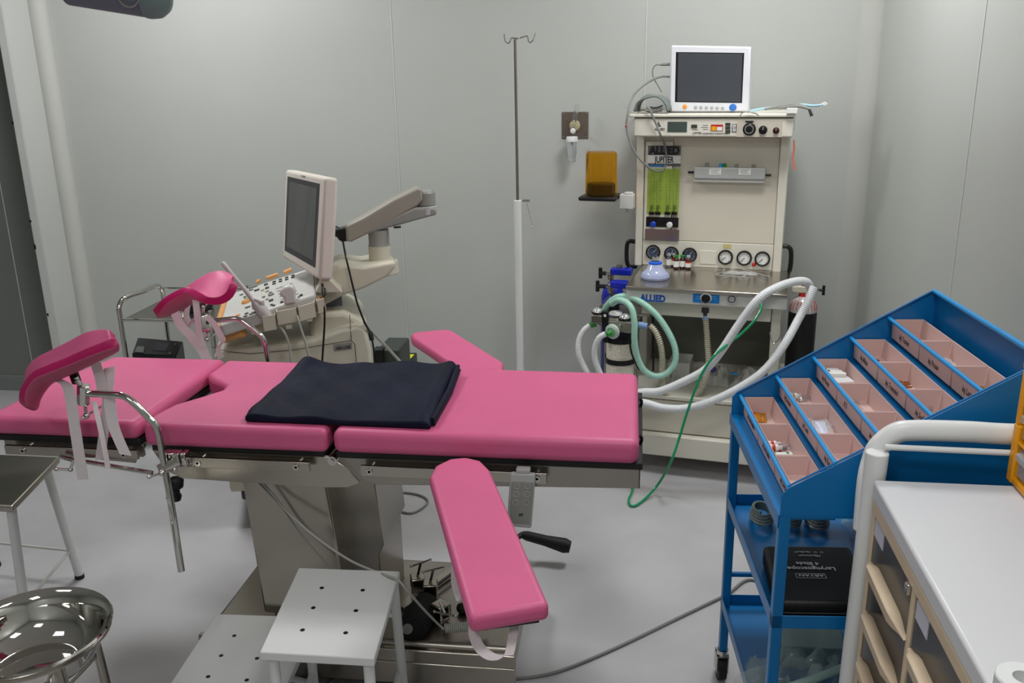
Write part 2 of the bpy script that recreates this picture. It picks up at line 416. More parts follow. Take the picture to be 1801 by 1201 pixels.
# base
b = MB(); b.box((-1.17, 2.07, .03), (-.31, 2.50, .15)); b.build('base_cover', STEELD, T, world=True, bevel=.012, seg=3)
b = MB(); b.box((-1.19, 2.05, .10), (-.295, 2.07, .14)); b.box((-1.19, 2.05, .03), (-.295, 2.06, .10)); b.build('base_skirt', STEEL, T, world=True, bevel=.004)
for (x, y) in ((-1.1, 2.13), (-.4, 2.13), (-1.1, 2.43), (-.4, 2.43)):
    q = MB(); q.cyl((x-.015, y, .03), (x+.015, y, .03), .03, n=20); q.build('caster', BLACKR, T, world=True)
# foot pump pedal
P0 = W(918, 940, z=.10); P1 = W(1003, 962, z=.07)
b = MB(); b.tube([P0+Vector((-.08, -.12, -.01)), P0, P0+(P1-P0)*.15+Vector((0, 0, .005))], [.009, .010, .012], 10)
b.tube([P0, P0+(P1-P0)*.1, P0+(P1-P0)*.5, P1-(P1-P0)*.12, P1], [.012, .017, .019, .026, .02], 16)
b.tube([P0+Vector((-.08, -.12, -.01)), (-.33, 2.45, .09)], .01, 10)
b.build('pedal', BLACKR, T, world=True)
b = MB(); p = W(305, 862, y=2.05); b.lathe([(.004, .03), (.018, .028), (.02, .01), (.012, 0), (.014, -.012), (.02, -.02), (.02, -.03), (.008, -.034)], (p.x+.0, 2.06, p.z), (.3, 0, 1), 18)
b.build('knob', BLACK, T, world=True)

# ------------------------------------------------------------------ leg rests
def strap(par, pts, wd, name='strap'):
    return MB().ribbon(spline(pts, 8), wd, .0012).build(name, STRAP, par, world=True, smooth=True)
def lofted_pad(par, N, B, F):
    n = 26
    a, c, e = [spline([W(px, py, y=y) for px, py, y in q], 6) for q in (N, B, F)]
    def rs(P):
        L = [0]
        for i in range(1, len(P)): L.append(L[-1]+(P[i]-P[i-1]).length)
        out = []
        for k in range(n+1):
            s_ = L[-1]*k/n; j = 0
            while j < len(L)-2 and L[j+1] < s_: j += 1
            out.append(P[j].lerp(P[j+1], (s_-L[j])/max(1e-9, L[j+1]-L[j])))
        return out
    a, c, e = rs(a), rs(c), rs(e); rows = []
    for i in range(n+1):
        row = []
        endf = 1-.12*max(0, (abs(2*i/n-1)-.8)/.2)**2
        mid = (a[i]+2*c[i]+e[i])/4
        for j in range(13):
            t = j/12; p = a[i]*(1-t)*(1-2*t)+c[i]*4*t*(1-t)+e[i]*t*(2*t-1)
            row.append(mid+(p-mid)*endf)
        rows.append(row)
    o = MB().grid(rows).build('pad', [PINK, PINKD, PINKU], par, world=True, smooth=True, angle=180, solid=(.026, 0, 1, 2), bevel=.006, seg=3)
    return o
L1 = thing('leg_rest', 'pink padded leg rest on a bent chrome pole at the near side of the table', 'leg rest', (-1.15, 1.93, .45), 0, 'leg rests clamped to the table')
lofted_pad(L1, [(37, 712, 1.87), (40, 686, 1.87), (58, 660, 1.87), (85, 648, 1.87), (120, 634, 1.87), (160, 617, 1.87), (208, 600, 1.87)],
    [(58, 720, 1.945), (64, 696, 1.945), (84, 668, 1.945), (106, 656, 1.945), (130, 645, 1.945), (165, 627, 1.945), (205, 608, 1.945)],
    [(54, 690, 2.03), (52, 655, 2.03), (66, 634, 2.03), (92, 620, 2.03), (126, 603, 2.03), (158, 587, 2.03), (197, 582, 2.03)])
yp = 1.93
b = MB(); b.tube([W(128, 652, y=1.945), W(135, 672, y=yp)], .0115, 14); b.build('swivel_collar', BLACK, L1, world=True)
b = MB(); b.tube([W(133, 664, y=yp), W(146, 686, y=yp)], .007, 12); b.build('pad_stem', CHROME, L1, world=True)
b = MB(); b.tube([W(147, 677, y=yp), W(147, 679, y=yp), W(147, 709, y=yp), W(147, 711, y=yp)], [.013, .0155, .0155, .013], 8); b.build('socket', CHROME, L1, world=True)
b = MB(); a_ = W(150, 711, y=yp); c_ = W(152, 731, y=yp-.01); b.tube([a_, c_], .0045, 10); b.sphere(c_, .008)
b.tube([W(146, 735, y=yp-.03), c_, W(178, 715, y=yp+.03)], .0028, 8); b.sphere(W(146, 735, y=yp-.03), .0045); b.build('clamp_screw', CHROME, L1, world=True)
pole = [W(155, 692, y=yp), W(195, 694, y=yp), W(218, 697, y=yp), W(238, 711, y=yp), W(262, 735, y=yp), W(274, 748, y=yp), W(281, 770, y=yp), W(290, 825, y=yp-.005), W(300, 880, y=yp-.015), W(319, 1004, y=yp-.03)]
MB().tube(spline(pole, 6), .0088, 14).build('pole', CHROME, L1, world=True)
b = MB(); p = W(292, 822, y=yp); cc = W(305, 808, y=1.955)
b.cb((cc.x, 1.955, cc.z+.002), (.045, .03, .04)); b.cb((cc.x+.03, 1.96, cc.z+.002), (.014, .03, .038)); b.cyl((p.x-.014, yp-.012, p.z-.003), (p.x+.026, yp+.02, p.z+.01), .014, n=12)
b.build('rail_clamp', CHROME, L1, world=True, bevel=.003)
b = MB(); k0 = W(284, 832, y=yp-.03); b.tube([W(292, 824, y=yp), k0], .005, 10); b.sphere(k0, .008); b.tube([W(262, 839, y=yp-.04), k0, W(307, 826, y=yp-.03)], .0028, 8); b.sphere(W(262, 839, y=yp-.04), .005); b.sphere(W(307, 826, y=yp-.03), .004)
b.build('clamp_handle', CHROME, L1, world=True)
ys = 1.905
strap(L1, [W(92, 665, y=1.92), W(116, 676, y=1.91), W(124, 700, y=ys), W(133, 760, y=ys), W(146, 843, y=ys)], (.027, .004, .0))
strap(L1, [W(168, 638, y=1.95), W(176, 665, y=1.95), W(181, 690, y=1.95), W(186, 665, y=1.97), W(193, 646, y=1.98), W(192, 670, y=1.96), W(185, 740, y=1.94), W(176, 808, y=1.93)], (.024, .006, .004))
strap(L1, [W(165, 706, y=1.925), W(178, 760, y=1.92), W(190, 823, y=1.92)], (.006, .012, .0))
strap(L1, [W(192, 700, y=1.93), W(200, 750, y=1.92), W(221, 800, y=1.91)], (.027, .006, -.006))
b = MB(); a_ = W(105, 803, y=1.96); c_ = W(268, 832, y=1.955); b.tube([a_, W(126, 808, y=1.96), c_], .006, 10); k0 = W(124, 826, y=1.95)
b.tube([W(130, 808, y=1.955), k0], .004, 8); b.sphere(k0, .0065); b.tube([k0, W(100, 825, y=1.94)], .0035, 8); b.sphere(W(99, 825, y=1.94), .006); b.build('brace_rod', CHROME, L1, world=True)

L2 = thing('leg_rest', 'pink padded leg rest on a bent chrome pole at the far side of the table', 'leg rest', (-1.15, 2.58, .55), 0, 'leg rests clamped to the table')
lofted_pad(L2, [(272, 551, 2.61), (290, 529, 2.61), (313, 515, 2.61), (330, 510, 2.61), (347, 519, 2.61), (364, 528, 2.61), (386, 529, 2.61), (403, 519, 2.61), (412, 500, 2.61)],
    [(276, 553, 2.70), (295, 550, 2.70), (315, 541, 2.70), (335, 530, 2.70), (350, 521, 2.70), (366, 514, 2.70), (385, 512, 2.70), (402, 507, 2.70), (412, 497, 2.70)],
    [(280, 547, 2.79), (298, 534, 2.79), (318, 518, 2.79), (338, 503, 2.79), (352, 494, 2.79), (368, 485, 2.79), (385, 480, 2.79), (400, 484, 2.79), (409, 492, 2.79)])
yq = 2.62
b = MB(); b.tube(spline([W(366, 530, y=2.66), W(358, 538, y=yq), W(356, 552, y=yq), W(358, 560, y=yq)], 6), .0065, 12); b.build('pad_stem', CHROME, L2, world=True)
b = MB(); b.tube([W(356, 554, y=yq), W(357, 556, y=yq), W(362, 582, y=yq), W(362, 584, y=yq)], [.014, .017, .017, .013], 8); b.build('socket', CHROME, L2, world=True)
b = MB(); b.tube([W(362, 584, y=yq), W(364, 594, y=yq)], .004, 8); b.sphere(W(364, 597, y=yq-.01), .008); b.tube([W(358, 599, y=yq), W(364, 597, y=yq-.01), W(378, 587, y=yq+.02)], .003, 8); b.build('clamp_screw', CHROME, L2, world=True)
MB().tube(spline([W(372, 565, y=yq), W(400, 562, y=yq), W(418, 561, y=yq), W(430, 567, y=yq), W(450, 583, y=yq), W(462, 594, y=yq), W(467, 610, y=yq), W(472, 640, y=yq), W(482, 700, y=yq)], 6), .0088, 14).build('pole', CHROME, L2, world=True)
b = MB(); p = W(476, 668, y=yq); b.cb((p.x, 2.535, .70), (.045, .05, .04)); b.cb((p.x, 2.59, .70), (.03, .08, .03)); b.build('rail_clamp', CHROME, L2, world=True, bevel=.003)
strap(L2, [W(308, 550, y=2.60), W(318, 572, y=2.60), W(335, 590, y=2.59), W(352, 612, y=2.59), W(364, 632, y=2.57), W(372, 648, y=2.56)], (.026, .006, .012))
strap(L2, [W(344, 527, y=2.62), W(347, 555, y=2.60), W(351, 590, y=2.60), W(358, 610, y=2.59), W(368, 632, y=2.58)], (.022, .0, .0))
strap(L2, [W(330, 540, y=2.62), W(328, 560, y=2.62), W(336, 572, y=2.61), W(326, 580, y=2.61), W(340, 560, y=2.60)], (.02, .004, .014))
strap(L2, [W(364, 556, y=2.60), W(378, 572, y=2.60), W(388, 590, y=2.60), W(392, 601, y=2.60), W(384, 612, y=2.60), W(389, 630, y=2.60)], (.018, .004, .008))

# ------------------------------------------------------------------ arm boards
A1 = thing('arm_board', 'pink padded arm board reaching down towards the camera from the near side', 'arm board', (-.3, 1.6, .6), 0, 'arm boards')
def armpad(name, par, quad, z, th, rnd, bev=.016):
    p = [Vector(q) for q in quad]
    return MB().prism([(q.x, q.y, q.z-th) for q in p], (0, 0, th)).build(name, PINK, par, bevel=bev, seg=4, world=True, angle=60)
q = [W(755, 836, z=.765), W(765, 817, z=.765), W(790, 805, z=.765), W(820, 802, z=.765), W(846, 808, z=.765), W(862, 824, z=.765), W(967, 1062, z=.765), W(826, 1086, z=.765)]
armpad('pad', A1, list(reversed(q)), .765, .035, 0, .012)
b = MB(); c1 = (q[0]+q[5])/2; c2 = (q[6]+q[7])/2
dd = (c2-c1).normalized(); sd = Vector((-dd.y, dd.x, 0))*.055
s0 = c1+dd*.02; s1 = c2-dd*.02
b.prism([(p.x, p.y, .72) for p in (s0-sd, s0+sd, s1+sd, s1-sd)], (0, 0, .0095)); b.build('board', BLACKR, A1, world=True)
b = MB(); m0 = c1+dd*.03; b.tube([(m0.x, m0.y, .713), (m0.x-.02, 1.99, .705)], .012, 12); b.cb((m0.x-.02, 1.968, .70), (.04, .03, .045)); b.build('rail_mount', STEEL, A1, world=True, bevel=.003)
e1 = W(848, 1088, z=.725); e2 = W(897, 1078, z=.725)
sA = [W(803, 1000, z=.73), W(806, 1060, z=.70), W(830, 1095, z=.715), W(836, 1125, z=.70), W(858, 1150, z=.69), W(880, 1158, z=.68), W(894, 1148, z=.685), W(901, 1120, z=.70), W(897, 1082, z=.725)]
strap(A1, [W(834, 1086, z=.725), W(832, 1110, z=.71), W(843, 1138, z=.69), W(862, 1154, z=.68), W(882, 1156, z=.678), W(893, 1148, z=.68)], [(.0, .0, .0)]*0 or (.014, .012, .004))
strap(A1, [W(900, 1074, z=.73), W(904, 1100, z=.71), W(900, 1130, z=.69), W(895, 1153, z=.68)], (.016, .004, 0))
strap(A1, [W(802, 985, z=.735), W(800, 1020, z=.71), W(806, 1045, z=.69), W(812, 1056, z=.69), W(818, 1040, z=.71)], (.014, .006, 0))
A2 = thing('arm_board', 'pink padded arm board sticking out towards the wall from the far side', 'arm board', (-.55, 2.65, .6), 0, 'arm boards')
q = [W(722, 587, z=.785), W(728, 583, z=.785), W(785, 578, z=.785), W(797, 581, z=.785), W(886, 636, z=.785), W(884, 650, z=.785), W(812, 650, z=.785), W(724, 592, z=.785)]
armpad('pad', A2, list(q), .785, .035, 0, .012)
b = MB(); c1 = (q[1]+q[3])/2; c2 = (q[4]+q[6])/2; b.tube([(c1.x+.05, c1.y-.05, .742), (c2.x, 2.51, .742)], .012, 10); b.cb((c2.x, 2.52, .72), (.04, .04, .05)); b.build('rail_mount', STEEL, A2, world=True, bevel=.003)

# ------------------------------------------------------------------ folded sheet
rows = []; c00, c10, c11, c01 = (W(430, 735, z=.812), W(757, 748, z=.812), W(803, 643, z=.82), W(531, 632, z=.83))
rnd = random.Random(3)
for j in range(31):
    row = []
    for i in range(45):
        u, v = i/44, j/30
        p = (c00*(1-u)+c10*u)*(1-v)+(c01*(1-u)+c11*u)*v
        z = .828+.0025*math.sin(7*u+3*v)+.002*math.sin(17*u-5*v+1)+.0015*math.sin(31*(u*.7+v*.6))
        z += .014*math.exp(-((u-.04)**2/.006+(v-.97)**2/.02))
        z += .006*math.exp(-((u-.97)**2/.002))*(.5+v)
        z -= .010*math.exp(-(v/.05)**2)+.006*math.exp(-(u/.02)**2)+.01*math.exp(-((1-u)/.018)**2)
        z -= .006*math.exp(-((u-.3)**2/.01+(1-v)**2/.03))
        p = Vector((p.x, p.y, z)); row.append(p)
    rows.append(row)
bot = [[Vector((p.x, p.y, .8015)) for p in r] for r in rows]
b = MB(); b.grid(rows)
n = 45; k = len(b.v); b.v += [p for r in bot for p in r]
for j in range(30):
    for i in range(44): b.f.append([k+j*n+i, k+(j+1)*n+i, k+(j+1)*n+i+1, k+j*n+i+1]); b.mi.append(0)
for i in range(44):
    b.f.append([i, i+1, k+i+1, k+i]); b.mi.append(0); b.f.append([30*n+i, k+30*n+i, k+30*n+i+1, 30*n+i+1]); b.mi.append(0)
for j in range(30):
    b.f.append([j*n, k+j*n, k+(j+1)*n, (j+1)*n]); b.mi.append(0); b.f.append([j*n+44, (j+1)*n+44, k+(j+1)*n+44, k+j*n+44]); b.mi.append(0)
# second fold lip on the right-hand side
sheet = b.build('folded_sheet', NAVY, smooth=True, angle=50, bevel=.004, seg=2); tag(sheet, 'folded dark navy sheet lying across the pink seat and back pads', 'folded sheet')
MW[sheet.name] = Matrix.Translation(sheet.location)
fl = MB(); P = [W(760, 745, z=.808), W(790, 690, z=.81), W(805, 650, z=.818)]
for k_, (dz, r_) in enumerate(((0, .006), (.011, .007))): fl.tube([p+Vector((.004-.003*k_, 0, dz-.001)) for p in P], [r_*.8, r_, r_*.9], 10)
fl.build('folded_edge', NAVY, sheet, world=True)

# ------------------------------------------------------------------ hand control
HC = thing('hand_control', 'light grey hand control with six arrow buttons hooked on the table rail', 'hand control', (-.26, 1.96, .57))
hx = Vector((1, 0, 0)); p0 = W(897, 832, y=1.957); p1 = W(942, 834, y=1.957); p2 = W(934, 930, y=1.957); p3 = W(891, 926, y=1.957)
MB().prism([p3, p2, p1, p0], (0, .014, 0)).build('body', GREYL, HC, world=True, bevel=.005, seg=3)
a0 = W(899, 847, y=1.9565); a1 = W(939, 849, y=1.9565); a2 = W(932, 923, y=1.9565); a3 = W(896, 920, y=1.9565)
MB().prism([a3, a2, a1, a0], (0, .002, 0)).build('keypad', GREYP, HC, world=True)
MB().cb(W(920, 828, y=1.962)+Vector((0, .006, .0)), (.034, .02, .012)).build('hook', GREYL, HC, world=True, bevel=.003)
for r_ in range(3):
    for c_ in range(2):
        p = W((909+19*c_)-1.2*r_, 855+14.5*r_, y=1.9555); bt = MB(); bt.lathe([(.0062, 0), (.0074, 0), (.0074, .0012), (.0062, .0012), (.0062, 0)], p, (0, 1, 0), 18, cap=False)
        s_ = 1 if c_ == 0 else -1
        if r_ != 1: bt.tube([p+Vector((-.003, 0, -.0015*s_)), p+Vector((0, 0, .0015*s_)), p+Vector((.003, 0, -.0015*s_))], .0006, 5)
        else: bt.tube([p+Vector((-.003, 0, 0)), p+Vector((.003, 0, 0))], .0006, 5)
        bt.build('button', GREYL, HC, world=True)
p = W(916, 905, y=1.9555); MB().cb(p, (.010, .0015, .0045)).build('indicator', GREYD, HC, world=True)

# ------------------------------------------------------------------ double step stool
S = thing('step_stool', 'white painted two-step foot stool with drilled tops in front of the column', 'step stool', (-.85, 1.8, 0))
def steptop(name, q, holes, th=.022):
    o = MB().prism([(p.x, p.y, p.z-th) for p in q], (0, 0, th)).build(name, WHITE, S, world=True, bevel=.003, seg=2)
    for h_ in holes: 
        b = MB(); b.lathe([(.0062, .0016), (.0105, .0003), (.0105, 0)], (h_.x, h_.y, h_.z), n=18, cap=False); b.lathe([(.0, .0012), (.0064, .0012)], (h_.x, h_.y, h_.z), n=18, cap=False); b.cur = 0
        b.build('hole_rim', WHITE, o, world=True) if False else None
        MB().lathe([(.0055, .0), (.0055, .0008)], (h_.x, h_.y, h_.z), n=16).build('hole', BLACK, o, world=True)
    return o
zt = .42
uq = [W(456, 1147, z=zt), W(658, 1158, z=zt), W(703, 1004, z=zt), W(525, 998, z=zt)]
steptop('upper_step', uq, [W(x, y, z=zt) for x, y in ((566, 1034), (638, 1038), (551, 1069), (626, 1074), (532, 1108), (608, 1113))])
zl = .21
lq = [W(300, 1201, z=zl), W(500, 1212, z=zl), W(560, 1085, z=zl), W(380, 1079, z=zl)]
lq = [lq[0]+(lq[0]-lq[3])*.05, lq[1]+(lq[1]-lq[2])*.05, lq[2], lq[3]]
steptop('lower_step', lq, [W(x, y, z=zl) for x, y in ((412, 1118), (389, 1153), (452, 1158), (366, 1190), (434, 1196))])
def sleg(x, y, z0, dx=0, dy=0): MB().tube([(x+dx, y+dy, .0), (x, y, z0)], .0125, 14).build('leg', WHITE, S, world=True)
UL = [uq[0]+Vector((.022, .02, 0)), uq[1]+Vector((-.02, .02, 0)), uq[2]+Vector((-.015, -.012, 0)), uq[3]+Vector((.02, -.02, 0))]
for p, (dx, dy) in zip(UL, ((0, 0), (0, 0), (.012, .0), (0, 0))): sleg(p.x, p.y, zt-.02, dx, dy)
for p in (lq[0]+Vector((.02, .02, 0)), lq[3]+Vector((.02, -.02, 0))): sleg(p.x, p.y, zl-.02)
for P_ in ([(UL[0].x, UL[0].y, .12), (UL[3].x, UL[3].y, .12)], [(UL[1].x, UL[1].y, .12), (UL[2].x, UL[2].y, .12)], [(UL[2].x, UL[2].y, .30), (UL[3].x, UL[3].y, .30)],
           [(lq[0].x+.02, lq[0].y+.02, .08), (UL[0].x, UL[0].y, .08)], [(lq[3].x+.02, lq[3].y-.02, .08), (UL[3].x, UL[3].y, .08)]):
    MB().tube(P_, .009, 10).build('crossbar', WHITE, S, world=True)

# ------------------------------------------------------------------ steel-topped stool at the left
K = thing('steel_stool', 'low stool with a brushed steel top and splayed white legs at the left edge', 'stool', (-1.95, 2.33, 0))
z = .45; kq = [W(22, 890, z=z), W(105, 803, z=z)]; u_ = Vector((-.36, 0, 0))
kp = [kq[0]+u_, kq[0], kq[1], kq[1]+u_+Vector((0, 0, 0))]
MB().prism([(p.x, p.y, z-.022) for p in kp], (0, 0, .022)).build('seat', STEEL, K, world=True, bevel=.006, seg=3)
for a_, (dx, dy) in ((kp[1]+Vector((-.03, .03, 0)), (-.01, -.02)), (kp[2]+Vector((-.035, -.03, 0)), (.03, .03)), (kp[3]+Vector((.035, -.03, 0)), (-.02, .07)), (kp[0]+Vector((.03, .03, 0)), (-.02, -.03))):
    lg = MB().tube([(a_.x+dx, a_.y+dy, .012), (a_.x, a_.y, z-.02)], .014, 14).build('leg', WHITE, K, world=True)
    MB().cyl((a_.x+dx, a_.y+dy, 0), (a_.x+dx, a_.y+dy, .014), .0155, n=14).build('rubber_foot', BLACKR, lg, world=True)
f_ = [(kp[1].x-.036, kp[1].y+.017), (kp[2].x-.014, kp[2].y-.01), (kp[3].x+.02, kp[3].y+.015), (kp[0].x+.016, kp[0].y+.01)]
for i in range(4): MB().tube([(f_[i][0], f_[i][1], .11), (f_[(i+1) % 4][0], f_[(i+1) % 4][1], .11)], .0045, 8).build('crossbar', WHITEG, K, world=True)

# ------------------------------------------------------------------ basin and stand
bc = Vector((-1.284, 1.543, .5)); br = .166
bs = MB(); prof = [(.002, -.094), (.080, -.094), (.084, -.0965), (.090, -.094), (.104, -.088), (.122, -.074), (.136, -.052), (.143, -.03), (.150, -.008), (br-.006, -.002), (br, .001), (br+.003, -.003), (br, -.007), (br-.008, -.008), (.153, -.012), (.147, -.03), (.140, -.053), (.126, -.077), (.107, -.091), (.090, -.098), (.002, -.098)]
bs.lathe(prof, bc, n=64); bo = bs.build('basin', MIRROR, smooth=True, angle=60); tag(bo, 'round polished steel basin resting in a wheeled ring stand, lower left', 'basin')
BS = thing('basin_stand', 'steel ring stand on castors holding the polished basin', 'stand', (bc.x, bc.y, 0))
b = MB(); b.tube([bc+Vector((.1585*math.cos(a), .1585*math.sin(a), -.0165)) for a in [2*math.pi*i/48 for i in range(48)]], .0065, 10, closed=True); b.build('ring', STEEL, BS, world=True)
for a in (-.62, 1.5, 3.6):
    d_ = Vector((math.cos(a), math.sin(a), 0)); p = bc+d_*.150
    lg = MB().tube(spline([Vector((p.x, p.y, .478)), Vector((p.x, p.y, .45))+d_*.01, Vector((p.x, p.y, .36))+d_*.035, Vector((p.x, p.y, .20))+d_*.05, Vector((p.x, p.y, .075))+d_*.055], 6), .0115, 12).build('leg', STEEL, BS, world=True)
    c_ = p+d_*.055; MB().cyl((c_.x-.013, c_.y, .028), (c_.x+.013, c_.y, .028), .028, n=20).build('caster', BLACKR, lg, world=True)
b = MB()
for a, a2 in ((-.62, 1.5), (1.5, 3.6), (3.6, -.62)): b.tube([bc+Vector((.19*math.cos(a), .19*math.sin(a), -.2)), bc+Vector((.0, 0, -.21)), bc+Vector((.19*math.cos(a2), .19*math.sin(a2), -.2))], .004, 8)
b.build('brace', STEEL, BS, world=True)

# ------------------------------------------------------------------ infusion pole
yi = 3.75
V = thing('infusion_pole', 'tall infusion pole with white lower tube, steel rod and two top hooks', 'infusion pole', (W(915, 640, y=yi).x, yi, 0))
px_ = W(915, 640, y=yi).x
MB().cyl((px_, yi, .10), (px_, yi, W(912, 352, y=yi).z), .0158, n=20).build('lower_tube', WHITE, V, world=True, bevel=.002)
MB().cyl((px_, yi, 1.05), (px_, yi, W(912, 69, y=yi).z), .0058, n=14).build('upper_rod', STEELD, V, world=True)
for s_ in (-1, 1):
    if s_ < 0: P = [(912, 68), (900, 67), (898, 70), (896, 75), (893, 76), (889, 73), (887.5, 66), (887, 60)]
    else: P = [(914, 67), (926, 63.5), (928.5, 66), (929.5, 72), (932, 75), (936, 72), (939, 65), (941.5, 58)]
    MB().tube(spline([W(a, c, y=yi) for a, c in P], 5), .0026, 8).build('hook', CHROME, V, world=True)
b = MB(); b.cyl(W(919, 353, y=yi), W(932, 353, y=yi), .0055, n=14); b.tube([W(926, 356, y=yi-.008), W(937, 399, y=yi-.008)], .0018, 6); b.sphere(W(937, 399, y=yi-.008), .0045); b.build('clamp_lever', CHROME, V, world=True)
for k in range(5):
    a = 2*math.pi*k/5+.3; lg = MB().tube([(px_, yi, .13), (px_+.12*math.cos(a), yi+.12*math.sin(a), .075), (px_+.26*math.cos(a), yi+.26*math.sin(a), .06)], .012, 10).build('leg', WHITE, V, world=True)
    MB().cyl((px_+.26*math.cos(a)-.01, yi+.26*math.sin(a), .025), (px_+.26*math.cos(a)+.01, yi+.26*math.sin(a), .025), .025, n=16).build('caster', BLACKR, lg, world=True)

# ------------------------------------------------------------------ wall outlet and flow meter
yw = YB
a, c = W(988, 197, y=yw-.004), W(1034.5, 243.5, y=yw-.004)
O1 = thing('wall_outlet', 'square brown-grey metal gas outlet plate screwed to the back wall', 'wall outlet', ((a.x+c.x)/2, yw, c.z))
MB().box((a.x, yw-.004, c.z), (c.x, yw, a.z)).build('plate', mat('bronze_plate', (118, 108, 98), .4, .6, var=.05), O1, world=True, bevel=.001)
for x in (a.x+.008, c.x-.008):
    for z_ in (c.z+.008, a.z-.008): MB().lathe([(.004, 0), (.003, -.002)], (x, yw-.004, z_), (0, 1, 0), 12).build('screw', CHROME, O1, world=True)
oc = W(1011, 221, y=yw-.01)
MB().lathe([(.012, 0), (.024, .0), (.024, -.008), (.02, -.012), (.012, -.012)], (oc.x, yw-.004, oc.z), (0, 1, 0), 28, cap=True).build('socket_ring', mat('socket_ring', (196, 188, 150), .35, .3), O1, world=True)
O2 = thing('flow_meter', 'clear flow meter tube with white humidifier bottle plugged into the wall outlet', 'flow meter', (oc.x, yw-.07, 1.2))
ym = yw-.06
MB().cyl((oc.x, yw-.016, oc.z), (oc.x, ym, oc.z-.004), .008, n=14).build('connector', CHROME, O2, world=True)
MB().tube([W(1010, 215, y=ym), W(1015, 183, y=ym)], .0095, 16).build('sight_tube', CLEAR, O2, world=True)
MB().lathe([(.006, 0), (.012, .002), (.012, .012), (.008, .014)], W(1008, 230, y=ym-.014), (0, -1, 0), 18).build('knob', WHITE, O2, world=True)
p = W(1006, 240, y=ym)
MB().lathe([(.024, 0), (.0265, -.004), (.0265, -.022), (.022, -.024), (.001, -.024)], p, (0, 0, 1), 10).build('cap', WHITE, O2, world=True)
MB().lathe([(.021, -.024), (.021, -.075), (.017, -.083), (.017, -.108), (.012, -.114), (.001, -.114)], p, (0, 0, 1), 24).build('bottle', CLEAR, O2, world=True)
MB().cyl(p+Vector((0, 0, -.024)), p+Vector((0, 0, -.1)), .004, n=8).build('dip_tube', WHITE, O2, world=True)

# ------------------------------------------------------------------ anaesthesia machine
MF = Fr((.273, 3.49, 0), -10)
M = thing('anaesthesia_machine', 'cream anaesthesia machine with flow meters, six gauges and a steel worktop', 'anaesthesia machine', (.273, 3.49, 0), -10)
def mt_(px, py, v): return MF.at(px, py, v=v)
def mbx(name, mtl, lo, hi, bevel=.004, par=M, **k): return MB().box(lo, hi).build(name, mtl, par, bevel=bevel, **k)
def mpl(name, mtl, x0, y0, x1, y1, v, th=.003, par=M, bevel=0, **k):   # flat plate on a plane v, from two picture corners
    a = mt_(x0, y0, v); c = mt_(x1, y1, v); return mbx(name, mtl, (min(a.x, c.x), v-th, min(a.z, c.z)), (max(a.x, c.x), v, max(a.z, c.z)), bevel, par, **k)
# base
mbx('base', CREAM, (-.335, .0, .085), (.315, .58, .178), .006)
mbx('base_drawer', CREAMD, (-.325, .03, .182), (.30, .56, .322), .004)
mbx('base_tray', CREAM, (-.33, .02, .328), (.305, .57, .345), .004)
for x in (-.28, .26):
    for y in (.07, .5):
        q = MB(); q.cyl((x-.014, y, .036), (x+.014, y, .036), .036, n=22); q.build('caster', GREYD, M); 
# cabinet behind, side panels
mbx('cabinet_side', CREAM, (.245, .10, .345), (.285, .56, .74)); mbx('cabinet_side', CREAM, (-.325, .36, .345), (-.285, .56, .74))
mbx('cabinet_back', mat('cabinet_grey', (132, 132, 124), .5, var=.04), (-.285, .50, .345), (.245, .54, .74), 0)
mbx('under_drawer', CREAM, (-.26, .06, .672), (.243, .50, .745), .004)
# worktop
mbx('worktop', STEEL, (-.3145, -.012, .787), (.303, .42, .803), .004, seg=3)
mbx('worktop_front', WHITEG, (-.312, -.004, .742), (.301, .0, .787), .002)
mbx('worktop_core', CREAM, (-.305, .0, .745), (.296, .42, .787), 0)
# upright housing
c0 = .40
mbx('housing', CREAM, (-.352, c0+.012, .80), (.262, .60, 1.352), .004)
for nm, x0, x1 in (('pillar', -.352, -.322), ('pillar', .228, .262)): mbx(nm, CREAM, (x0, c0-.012, .80), (x1, c0+.02, 1.352), .003)
mbx('gauge_panel', CREAM, (-.32, c0+.0, .803), (.226, c0+.014, .912), .002)
mbx('front_panel', CREAMD, (-.20, c0+.004, .914), (.226, c0+.014, 1.348), .002)
mbx('flow_panel', CREAM, (-.318, c0-.004, .914), (-.203, c0+.013, 1.33), .002)
ft = c0-.004
p = lambda x, y: mt_(x, y, ft)
mpl('steel_cover', STEEL, 1135, 402, 1194, 424, ft, .003)
kn = mpl('knob_panel', BLACK, 1137, 381, 1193, 400, ft, .003)
for x, y, mm_, s_ in ((1149, 394, mat('blue_knob', (24, 70, 190), .4), 'N'), (1178, 395, WHITE, 'O')):
    c_ = mt_(x, y, ft-.003); kb = MB().lathe([(.012, 0), (.013, -.012), (.009, -.015), (.0, -.015)], c_, (0, 1, 0), 20).build('flow_knob', mm_, M)
fm = MB(); a = mt_(1139.5, 296, ft); c = mt_(1193, 377.5, ft)
FLOW = mat('yellow_green_scale', (150, 172, 74), .35, var=.08, vs=14, emit=((120, 160, 30), .05))  # faint glow added to the scale's own colour
fg = mbx('flow_scale', FLOW, (a.x, ft-.001, c.z), (c.x, ft+.002, a.z), 0)
